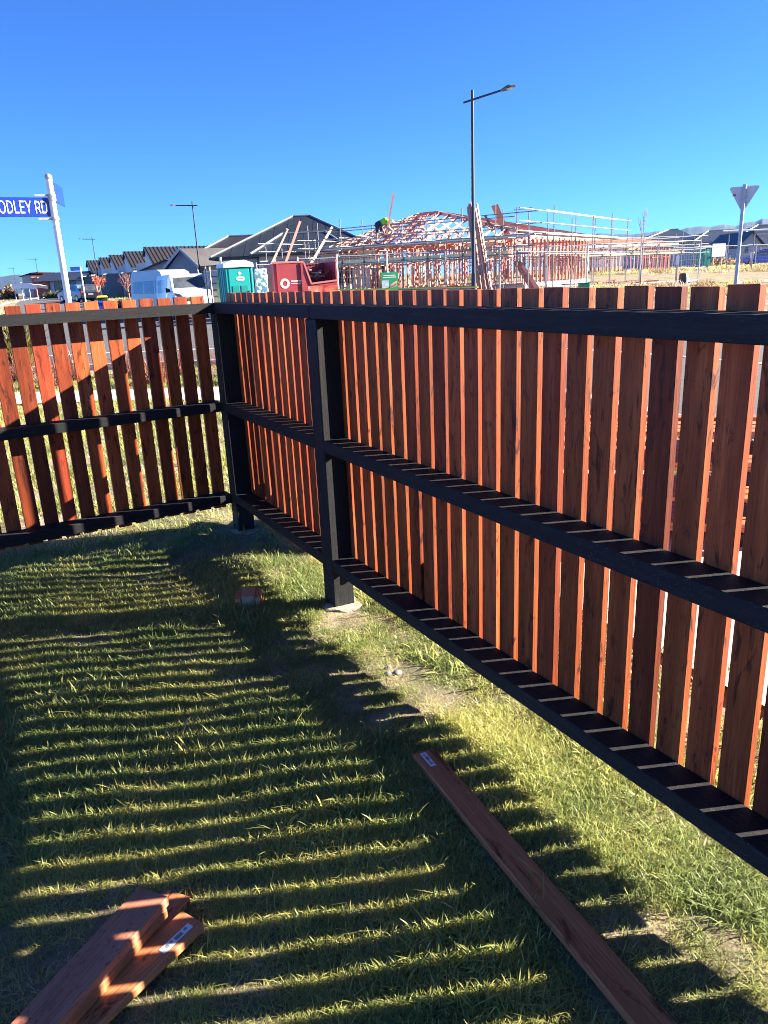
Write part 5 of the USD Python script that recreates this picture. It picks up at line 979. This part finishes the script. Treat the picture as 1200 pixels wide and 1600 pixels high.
obj('body', body_mesh([((pel, 0.15), (chest, 0.16)), ((chest, 0.14), (neck, 0.06)), ((neck, 0.06), (head, 0.075)), ((head, 0.098), (np.array(head) + [0.05, 0, -0.05], 0.07)), ((np.array(head) + [0.06, 0, -0.07], 0.02), (np.array(head) + [0.11, 0, -0.045], 0.018)),
    ((hipL, 0.105), (kneeL, 0.062)), ((kneeL, 0.06), (ankL, 0.042)), ((hipR, 0.105), (kneeR, 0.062)), ((kneeR, 0.06), (ankR, 0.042)), ((shL, 0.065), (elL, 0.045)), ((elL, 0.044), (haL, 0.032)), ((shR, 0.065), (elR, 0.045)), ((elR, 0.044), (haR, 0.032)),
    ((haL, 0.035), (np.array(haL) + [0.05, 0, -0.03], 0.036)), ((haR, 0.035), (np.array(haR) + [0.05, 0, -0.03], 0.036))] + fing, 0.04), SK, wk, smooth=True)
obj('top', body_mesh([(((0.30, 0.01, 1.0), 0.172), (chest, 0.18)), ((chest, 0.175), ((0.66, 0.01, 1.08), 0.10)), ((shL, 0.085), (np.array(shL) * 0.5 + np.array(elL) * 0.5, 0.068)), ((shR, 0.085), (np.array(shR) * 0.5 + np.array(elR) * 0.5, 0.068))]), M_HIVIS, wk, smooth=True)
obj('shorts', body_mesh([((pel, 0.185), ((0.29, 0.01, 0.99), 0.176)), ((hipL, 0.13), (np.array(hipL) * 0.35 + np.array(kneeL) * 0.65, 0.095)), ((hipR, 0.13), (np.array(hipR) * 0.35 + np.array(kneeR) * 0.65, 0.095))]), M_NAVY, wk, smooth=True)
for a in (ankL, ankR): obj('boot', body_mesh([((np.array(a) + [0, 0, 0.06], 0.055), (np.array(a) + [0, 0, -0.03], 0.058)), ((np.array(a) + [0, 0, -0.04], 0.05), (np.array(a) + [0.17, 0, -0.055], 0.04))]), M_TRIM, wk, smooth=True)
obj('cap', body_mesh([((np.array(head) + [0.0, 0, 0.03], 0.106), (np.array(head) + [-0.01, 0, 0.02], 0.104)), ((np.array(head) + [0.08, 0, 0.0], 0.05), (np.array(head) + [0.15, 0, -0.03], 0.02))]), M_WHITE, wk, smooth=True)
# boards the worker stands on
obj_t = thing('walk_boards', 'boards laid along the roof edge under the bending worker', 'boards', tuple(foot), math.atan2(e1[1], e1[0]))
for k in range(3): obj('board', cbox(-1.3, 1.3, -0.2 + 0.25 * k, 0.03 + 0.25 * k, -0.045, -0.003, 0.004), M_PLANKS, obj_t)

# ================================================================ PLANTS OF THE STREET
def bare_tree(name, label, px, D, ytop, spread, colr, twigs, seed, leafm=None, lean=0.0, r0_=0.05):
    r = np.random.default_rng(seed); q = W(px, 450, D); g = float(terrain(q[0], q[1])); Ht = W(px, ytop, D)[2] - g; t = thing(name, label, 'tree', (q[0], q[1], g), 0)
    trunk_top = Ht * (0.42 if spread > 0.25 else 0.6); obj('trunk', tube((0, 0, -0.2), (lean, 0, trunk_top), r0_, r0_ * 0.6, 8), colr, t, smooth=40); ms, lv = [], []
    def grow(p, d, l, rad, n):
        e = p + d * l; ms.append(tube(p, e, rad, rad * 0.6, 5))
        if leafm is not None and n <= 1:
            for _ in range(5): c = p + d * l * r.uniform(0.2, 1) + r.normal(0, 0.06, 3); a = r.normal(0, 0.07, (2, 3)); lv.append(poly3([[c, c + a[0], c + a[0] + a[1], c + a[1]]]))
        if n == 0: return
        for _ in range(3):
            v = d + r.normal(0, spread, 3) + [0, 0, 0.22]; grow(e - d * l * r.uniform(0, 0.35), v / np.linalg.norm(v), l * r.uniform(0.62, 0.85), rad * 0.6, n - 1)
    for k in range(twigs):
        v = np.array([r.normal(0, spread), r.normal(0, spread), 1.0]); v /= np.linalg.norm(v); grow(np.array([lean * 0.9, 0, trunk_top * r.uniform(0.75, 1)]), v, Ht * (0.235 if spread > 0.25 else 0.17), r0_ * 0.5, 3)
    obj('crown', cat_(ms), colr, t)
    if lv: obj('leaves', cat_(lv), leafm, t)
M_BARK = plain('pale_bark', (0.30, 0.24, 0.20), 0.8); M_TWIG = plain('reddish_twig', (0.26, 0.11, 0.08), 0.8)
bare_tree('bare_tree', 'bare reddish young tree left of the tall van', 200, 58, 424, 0.42, M_TWIG, 4, 3, None, 0.0, 0.09)
bare_tree('autumn_tree', 'small tree with a few orange leaves behind the yellow-lidded bin', 153, 62, 428, 0.34, M_BARK, 3, 5, leaf('autumn_leaf', (0.30, 0.13, 0.06)), 0.0, 0.07)
bare_tree('sapling', 'tall thin bare sapling standing in front of the long house frame', 1000, 38.5, 326, 0.10, M_BARK, 3, 7, None, 0.06, 0.035)
M_SHRUBL = leaf('grey_green_leaf', (0.10, 0.12, 0.05)); M_HEDGE = leaf('dry_shrub_leaf', (0.24, 0.19, 0.08))
for i, (px, py, D, w, h, mm, lab) in enumerate([(6, 463, 130, 2.4, 1.9, M_SHRUBL, 'grey-green bush at the far left, in front of the blue car'), (14, 462, 112, 1.6, 2.0, M_HEDGE, 'dry yellowish bush left of the white canopy'), (193, 466, 52, 0.75, 0.62, M_HEDGE, 'low mound of dry grass under the bare reddish tree'), (204, 466, 53, 0.5, 0.5, M_SHRUBL, 'small green mound right of the bare reddish tree'), (88, 462, 100, 1.9, 0.9, M_SHRUBL, 'dark low hedge in front of the white walls far left'), (1140, 412, 88, 3.2, 1.0, M_HEDGE, 'long dry grass bank behind the far mesh fence'), (1112, 412, 88, 2.4, 1.1, M_HEDGE, 'dry grass bank beside the far teal toilet')]):
    q = W(px, py, D); g = float(terrain(q[0], q[1])); t = thing('bush', lab, 'bush', (q[0], q[1], g), -YAW); r = np.random.default_rng(50 + i); lv = []
    for _ in range(700):
        d = r.normal(0, 1, 3); d /= np.linalg.norm(d); rad = r.uniform(0.45, 1.0) * (0.8 + 0.35 * math.sin(3 * d[0] + i) * math.cos(4 * d[1])); c = np.array([d[0] * w, d[1] * w * 0.6, abs(d[2]) * h]) * rad; a = r.normal(0, 0.09 + 0.05 * h, (2, 3)); lv.append([c, c + a[0], c + a[0] + a[1] * 0.7, c + a[1] * 0.7])
    obj('foliage', poly3(lv), mm, t); obj('stems', cat_([tube((0, 0, -0.1), (r.normal(0, w * 0.35), r.normal(0, w * 0.2), h * 0.7), 0.03, 0.015, 5) for _ in range(5)]), M_BARK, t)
# grass over the far verge and the site
far_p = [(tuft(60, 0.5, 0.10, 0.32, 0.03, 0.7, 200 + s_, 0.6), mm) for s_, mm in enumerate((M_GRASS2, M_STRAW, M_HEDGE))]
n_ = 5200; fd = rng.uniform(30, 95, n_) ** 1.0; fu = rng.uniform(-0.62, 0.78, n_) * fd; fx, fy = RGT[0] * fu + FWD[0] * fd, RGT[1] * fu + FWD[1] * fd
road_poly = Polygon(np.vstack([kerb_line, np.array(far_corner)])); ok = ~contains_xy(road_poly, fx, fy); nz = meshkit.fbm(np.stack([fx * 0.09, fy * 0.09, fx * 0], -1), 3, 4); ok &= (nz > 0.47) | (fd > 84)
c1, s1 = e1, np.array([-e1[1], e1[0]]); rel = np.stack([fx, fy], 1) - np.array(A0[:2]); ok &= ~((rel @ c1 > -1) & (rel @ c1 < LH1 + 1) & (rel @ s1 > -1.5) & (rel @ s1 < 11))
fx, fy = fx[ok], fy[ok]
instancer('far_grass', far_p, np.stack([fx, fy, terrain(fx, fy)], -1), rng.integers(0, 3, len(fx)), rng.uniform(0, 6.28, len(fx)), np.repeat(rng.uniform(0.6, 1.3, (len(fx), 1)), 3, 1), kind='stuff', label='rough grass on the verges and waste ground beyond the road', cat='grass')
